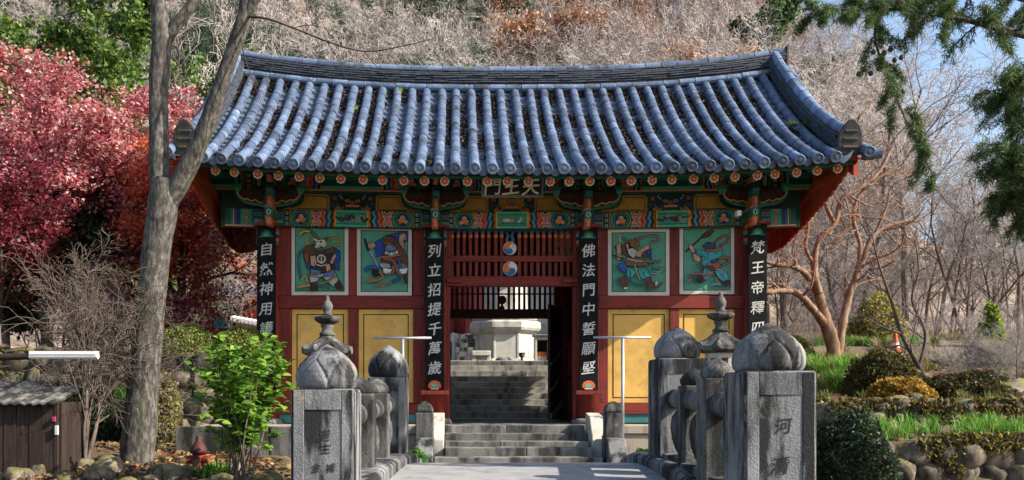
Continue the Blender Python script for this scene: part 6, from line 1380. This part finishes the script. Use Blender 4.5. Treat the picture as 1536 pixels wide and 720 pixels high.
# --- twiggy shrub on the left, twisted ochre tree and leaning bare tree on the right
rng = np.random.default_rng(91); d = 10.6; b = np.array((X_(128, d), d, ground_z(X_(128, d), d)))
sk = skeleton(rng, 1.9, .022, [(9, .6, .6, 6, .16, .03, .25), (7, .55, .75, 5, .24, -.01, .15), (5, .5, .8, 4, .3, -.01, .1)], stems=9, K0=9, wig0=.07)
for p, r in sk: p += b; np.maximum(r, .0026, out=r)
t = thing('twiggy_shrub', 'tall leafless shrub of grey twigs beside the tube lamp', 'shrub', tuple(b)); v, f = skin(sk, (7, 5, 4, 3)); npmesh('stems', v, f, 'twig', t, smooth_=True)
d = 19.0; b = P(1250, 552, d); t = thing('twisted_tree', 'leafless twisted tree with ochre bark right of the gate', 'tree', b)
LM = [[(1251, 560, .24, 0), (1250, 530, .20, 0), (1244, 500, .18, 0), (1236, 470, .15, 0), (1228, 440, .12, -.1)],
      [(1256, 545, .13, .1), (1262, 500, .12, .1), (1270, 455, .11, .2), (1284, 415, .10, .3), (1296, 385, .085, .3), (1312, 352, .07, .4), (1345, 335, .05, .5), (1385, 330, .03, .6)],
      [(1240, 490, .12, 0), (1218, 462, .11, -.2), (1196, 440, .095, -.4), (1172, 436, .08, -.6), (1150, 438, .06, -.8), (1120, 428, .04, -1)],
      [(1230, 450, .10, 0), (1212, 415, .09, -.1), (1190, 400, .08, -.3), (1160, 396, .06, -.5), (1130, 385, .04, -.6)],
      [(1228, 440, .11, -.1), (1222, 400, .09, -.1), (1228, 360, .08, 0), (1252, 335, .075, .1), (1262, 300, .07, .1), (1285, 285, .06, .1), (1318, 258, .05, .2), (1340, 215, .035, .3)],
      [(1252, 335, .06, .1), (1236, 300, .055, 0), (1240, 262, .05, 0), (1258, 235, .045, .1), (1280, 205, .035, .2), (1290, 170, .025, .2)],
      [(1284, 415, .07, .3), (1290, 370, .065, .3), (1280, 330, .06, .3), (1288, 295, .05, .4), (1312, 270, .04, .4), (1355, 250, .028, .5)],
      [(1222, 400, .06, -.1), (1208, 370, .055, -.1), (1212, 335, .045, -.2), (1200, 300, .035, -.2)],
      [(1312, 352, .05, .4), (1330, 310, .04, .4), (1338, 280, .03, .5), (1370, 262, .02, .5)]]
LM = [[(a, b_, r_ * .74, e) for a, b_, r_, e in q] for q in LM]; MT['ochretwig'] = mk('ochre_twig', [(.25, (.22, .13, .085)), (.55, (.36, .24, .17)), (.8, (.50, .39, .31))], 2, rough=.85, spec=.15); ps = limb_paths(LM, d); rng = np.random.default_rng(92)
tk = None
for k, (p, r) in enumerate(ps):
    nn = 14 if k < 2 else 9; v, f = tubes(p, r, nn); ax = np.repeat(p[0], nn, 0); v = ax + (v - ax) * (1 + .30 * np.array([noise.fractal(Vector(q * 4.5), 1, 2, 3) for q in v])[:, None]); o = npmesh('trunk' if k == 0 else 'limb', v, f, 'ochrebark', t, smooth_=True)
    if k:
        Lk = np.array([np.linalg.norm(np.diff(p[0], axis=0), axis=1).sum()]); Q, S, L = branch_out(p, r, 9, .3, .40, .9, 7, .28, .03, rng, Lk, .45, .010); Q2, S2, L2 = branch_out(Q, S, 6, .2, .5, .8, 5, .28, .03, rng, L, .55, .006); Q3, S3, L3 = branch_out(Q2, S2, 4, .2, .5, .8, 4, .3, .02, rng, L2, .6, .005)
        v, f = tubes(Q, S, 6); npmesh('boughs', v, f, 'ochrebark', o, smooth_=True)['kind'] = 'stuff'; v, f = merge([tubes(Q2, S2, 4), tubes(Q3, S3, 3)]); npmesh('twigs', v, f, 'ochretwig', o, smooth_=True)['kind'] = 'stuff'
d = 15.5; t = thing('leaning_tree', 'thin leaning leafless tree behind the golden shrub', 'tree', P(1398, 590, d)); rng = np.random.default_rng(93)
for k, (p, r) in enumerate(limb_paths([[(1400, 592, .05, 0), (1375, 545, .04, 0), (1352, 500, .033, .1), (1335, 445, .026, .1), (1318, 395, .018, .2), (1308, 350, .01, .2)], [(1378, 550, .028, 0), (1388, 500, .025, 0), (1368, 450, .02, 0), (1378, 405, .014, -.1), (1372, 360, .008, -.1)], [(1352, 500, .02, .1), (1322, 490, .016, 0), (1290, 470, .01, 0)]], d)):
    v, f = tubes(p, r, 7); o = npmesh('trunk' if k == 0 else 'limb', v, f, 'twig', t, smooth_=True); Lk = np.array([np.linalg.norm(np.diff(p[0], axis=0), axis=1).sum()])
    Q, S, L = branch_out(p, r, 14, .2, .36, .8, 5, .25, .03, rng, Lk, .5, .004); Q2, S2, L2 = branch_out(Q, S, 5, .2, .5, .8, 4, .3, .02, rng, L, .6, .003); v, f = merge([tubes(Q, S, 4), tubes(Q2, S2, 3)]); npmesh('twigs', v, f, 'twig', o)['kind'] = 'stuff'

# --- conifer boughs hanging in from the upper right
rng = np.random.default_rng(95); d = 7.5; tb = (X_(1700, d), d + .4, 0.0)
cf = thing('conifer_tree', 'conifer whose needled boughs hang into the upper right corner', 'tree', tb)
v, f = tubes(*limb_paths([[(1690, 900, .20, .4), (1695, 500, .17, .4), (1700, 100, .15, .4), (1702, -300, .10, .4)]], d)[0], 14); npmesh('trunk', v, f, 'bark', cf, smooth_=True)
BG = [[(1700, 120, .05, .4), (1600, 70, .04, .2), (1520, 48, .03, 0), (1440, 28, .02, -.1), (1360, 15, .014, -.2), (1290, 12, .010, -.3), (1215, 20, .005, -.3)],
      [(1700, -60, .05, .4), (1560, -40, .03, .2), (1440, -30, .02, 0), (1340, 10, .014, 0), (1312, 50, .010, 0), (1330, 110, .009, -.1), (1350, 160, .008, -.1), (1375, 215, .006, -.2), (1400, 262, .004, -.2)],
      [(1700, 250, .04, .4), (1620, 190, .03, .2), (1560, 150, .02, .1), (1510, 130, .012, 0)],
      [(1700, 330, .04, .4), (1620, 270, .03, .2), (1560, 230, .02, 0), (1512, 225, .01, -.1)], [(1700, 60, .04, .4), (1600, 20, .03, .3), (1500, -10, .02, .2), (1400, -20, .015, .1), (1260, -10, .008, 0)],
      [(1700, 420, .04, .4), (1620, 340, .025, .3), (1560, 300, .015, .2), (1525, 290, .008, .1)]]
nd_v, nd_f, nd_c = [], [], []; nb_ = 0
for k, (p, r) in enumerate(limb_paths(BG, d)):
    v, f = tubes(p, r, 7); o = npmesh('bough', v, f, 'bark', cf, smooth_=True); Lk = np.array([np.linalg.norm(np.diff(p[0], axis=0), axis=1).sum()])
    Q, S, L = branch_out(p, r, {1: 18, 2: 44, 3: 40, 5: 40}.get(k, 28), .30, .115 if k in (0, 1, 4) else .17, 1.0, 6, .12, -.16, rng, Lk * 0 + 2.6, .4, .003); Q2, S2, L2 = branch_out(Q, S, 7, .1, .5, .7, 5, .12, -.12, rng, L, .6, .002)
    if k == 1: keep = rng.random(len(Q)) < .75; Q, S = Q[keep], S[keep]
    v, f = merge([tubes(Q, S, 4), tubes(Q2, S2, 3)]); sp = npmesh('sprays', v, f, 'darktwig', o); sp['kind'] = 'stuff'
    Pn = np.concatenate([Q.reshape(-1, 3), Q2.reshape(-1, 3)]); n = 11 * len(Pn); c = Pn[rng.integers(0, len(Pn), n)] + rng.normal(size=(n, 3)) * .012
    dd = unit(rng.normal(size=(n, 3)) + np.array([0, 0, -.7])); s = unit(np.cross(dd, rng.normal(size=(n, 3)))) * .0034; l = .035 + .045 * rng.random((n, 1)); v = np.stack([c - s, c + s, c + dd * l], 1).reshape(-1, 3)
    o2 = npmesh('needles', v, np.arange(3 * n).reshape(-1, 3), 'needle', o, palette(n, rng, [(.09, .15, .05), (.13, .20, .06), (.06, .10, .035), (.18, .19, .07)], [3, 2, 3, 1])); o2['kind'] = 'stuff'
    if k == 1:
        for px, py in ((1296, 104), (1306, 110), (1318, 103), (1330, 96), (1342, 90), (1344, 104), (1352, 86), (1336, 74), (1326, 79), (1288, 111), (1310, 78), (1345, 143), (1354, 137)):
            c = P(px, py, d - .1); MB().lathe([(.006, -.022), (.018, -.014), (.021, 0), (.016, .014), (.005, .022)], c, 8, col=(.055, .07, .03)).build('cone', 'paint', o, smooth_=True)

# --- grass and fallen leaves
def grass(name, label, pts, h, seed, n, pal, wts, w=.010, lean=.55):
    rng = np.random.default_rng(seed); pts = np.array(pts); i = rng.integers(0, len(pts), n); b = pts[i] + np.stack([rng.normal(0, .055, n), rng.normal(0, .055, n), np.zeros(n)], 1); b[:, 2] = H(b[:, 0], b[:, 1]) + pts[i, 2]
    az = rng.random(n) * 6.283; le = (lean * (.25 + rng.random(n)))[:, None]; hh = (h * (.6 + .6 * rng.random(n)))[:, None]; d = np.stack([np.cos(az), np.sin(az), np.zeros(n)], 1); s = np.stack([-np.sin(az), np.cos(az), np.zeros(n)], 1) * w / 2; up = np.array([0, 0, 1.])
    V = []
    for t_, ww in ((0, .8), (.4, 1), (.75, .75), (1, .06)):
        c = b + d * (le * t_ * t_ * hh) + up * hh * (t_ - .42 * le * t_ ** 2.4); V += [c - s * ww, c + s * ww]
    v = np.stack(V, 1).reshape(-1, 3); base = np.arange(n)[:, None] * 8; f = np.concatenate([base + np.array([[0, 1, 3, 2]]) + 2 * k for k in range(3)]); col = palette(n, rng, pal, wts); return stuff(npmesh(name, v, f, 'leaf', None, np.concatenate([col] * 3)), label, 'grass')
GP = [(.11, .29, .03), (.19, .42, .05), (.06, .16, .025), (.30, .46, .09), (.36, .30, .13)]; gw = [3, 3, 3, 1, .6]
rng = np.random.default_rng(97)
def bed(x0, x1, y0, y1, n, dz=0): return np.stack([x0 + (x1 - x0) * rng.random(n), y0 + (y1 - y0) * rng.random(n), np.full(n, dz)], 1)
grass('grass', 'bright green grass tufts along the top of the right stone wall', bed(4.15, 9.2, 11.15, 12.1, 60), .30, 1, 4600, GP, gw)
grass('grass', 'green grass clumps around the foot of the twisted tree', np.concatenate([bed(X_(1205, 16), X_(1285, 16), 15.2, 16.6, 36), bed(X_(1215, 18), X_(1300, 18), 17.4, 18.8, 26)]), .36, 2, 4600, GP, gw)
grass('grass', 'thin strip of green grass beyond the twisted tree', bed(X_(1205, 23), X_(1400, 23), 22.4, 23.6, 60), .26, 3, 3600, [(.13, .30, .04), (.20, .40, .05), (.08, .2, .03)], [3, 2, 2], .013)
grass('grass', 'dark green grass on the left terrace above the hedge', bed(X_(85, 13.8), X_(240, 13.8), 13.55, 14.4, 70), .30, 4, 4600, [(.07, .17, .03), (.12, .26, .04), (.05, .12, .025)], [3, 2, 2])
grass('grass', 'tuft of strap leaves beside the fire hydrant', bed(X_(300, 10), X_(345, 10), 9.8, 10.3, 8), .20, 5, 380, GP, gw, .016, .9)
grass('grass', 'mixed tufts scattered over the right garden slope', np.concatenate([bed(4.6, 9.5, 13.2, 15.0, 26), bed(5.5, 12, 15, 20, 40)]), .20, 6, 3200, [(.14, .20, .035), (.22, .24, .05), (.08, .12, .025), (.26, .20, .08)], [3, 2, 2, 2], .012)
def litter(n, x0, x1, y0, y1, seed):
    rng = np.random.default_rng(seed); x = x0 + (x1 - x0) * rng.random(n); y = y0 + (y1 - y0) * rng.random(n); k = np.array([noise.noise(Vector((a * .8, b * .8, seed))) for a, b in zip(x, y)]) > -.25; x, y = x[k], y[k]; return np.stack([x, y, H(x, y) + .02 + .04 * rng.random(len(x))], 1)
c = np.concatenate([litter(5200, -9, -2.9, 9.2, 13.3, 1), litter(5200, 3.4, 12, 11.2, 21, 2), litter(2200, -12, -5.6, 15.5, 22, 3)]); n = len(c)
v, f = cards(c, .045 + .05 * RNG.random(n), RNG, flat=.35); stuff(npmesh('fallen_leaves', v, f, 'dryleaf', None, palette(n, RNG, [(.24, .15, .07), (.34, .24, .12), (.14, .085, .045), (.40, .12, .06)], [3, 2, 3, .8])), 'dry fallen leaves scattered over the banks', 'leaf litter')
# dry vines and moss on the stone walls, dead grass between the trees
def vines(name, label, x0, x1, y, z0, z1, n, seed, pal, wts):
    rng = np.random.default_rng(seed); x = x0 + (x1 - x0) * rng.random(n); z = z0 + (z1 - z0) * rng.random(n) ** .6; k = np.array([noise.noise(Vector((a * 1.6, seed, c * 2.2))) for a, c in zip(x, z)]) + .5 * (z - z0) / (z1 - z0) - .1 > .12; x, z = x[k], z[k]; n = len(x)
    c = np.stack([x, y - .16 - .06 * rng.random(n) + .10 * (z - z0), z], 1); v, f = cards(c, .03 + .03 * rng.random(n), rng); stuff(npmesh(name, v, f, 'leaf', None, palette(n, rng, pal, wts)), label, 'vines')
DV = [(.16, .12, .035), (.26, .19, .05), (.09, .07, .03), (.14, .17, .04), (.38, .28, .06)]
vines('wall_vines', 'dry yellow-brown creeper over the low right stone wall', 4.6, 9.6, 10.98, .0, .66, 5200, 5, DV, [3, 2, 3, 2, 1])
vines('wall_vines', 'brown creeper on the stone edging behind the boxwood', 4.3, 7.2, 12.9, .62, 1.08, 2200, 6, DV, [3, 2, 3, 1, 1])
vines('wall_vines', 'sparse green creeper over the boulder wall under the hedges', -10.0, -5.3, 15.15, .5, 1.9, 4200, 7, [(.10, .14, .03), (.18, .20, .05), (.16, .11, .05)], [3, 2, 2])
grass('grass', 'pale dead grass under the bare trees on the right', np.concatenate([bed(5.5, 17, 18.5, 27, 230)]), .34, 8, 9000, [(.36, .27, .15), (.26, .19, .10), (.44, .35, .22), (.20, .20, .06)], [3, 3, 2, 1.5], .014, .8)
scatter_object('garden_undergrowth', 'low leafless twigs scattered over the right garden', 'undergrowth', [BSRC[1], BSRC[3], BSRC[4]], np.concatenate([thick(20, 1180, 1560, 19.5, 26), thick(4, 1400, 1560, 14, 18)]), 9, .07, .15)
# ferns rooted between the tiles near the right roof edge
t = thing('roof_fern', 'small fern growing between the tiles near the right roof edge', 'fern', P(1195, 172, 15.9)); rng = np.random.default_rng(99); b = np.array(P(1197, 176, 15.7)); b[2] = float(rzv(b[0], 15.7)) + .03; b[1] = 15.7
vs, fs, cs = [], [], []; k = 0
for i in range(26):
    a = rng.random() * 6.28; L_ = .14 + .16 * rng.random(); dv = np.array([math.cos(a), math.sin(a) * .6 - .25, .55 + .4 * rng.random()])
    for j in range(7):
        t_ = (j + 1) / 7; c = b + dv * L_ * t_ - np.array([0, 0, .10 * t_ * t_]); s = np.array([-math.sin(a), math.cos(a), 0]) * .03 * (1 - t_ * .7); q = dv * .02; vs += [c - s, c + q, c + s, c - q]; fs.append((k, k + 1, k + 2, k + 3)); cs.append(rng.choice([.7, 1, 1.3]) * np.array([.11, .16, .04])); k += 4
npmesh('fronds', np.array(vs), np.array(fs), 'leaf', t, np.array(cs))
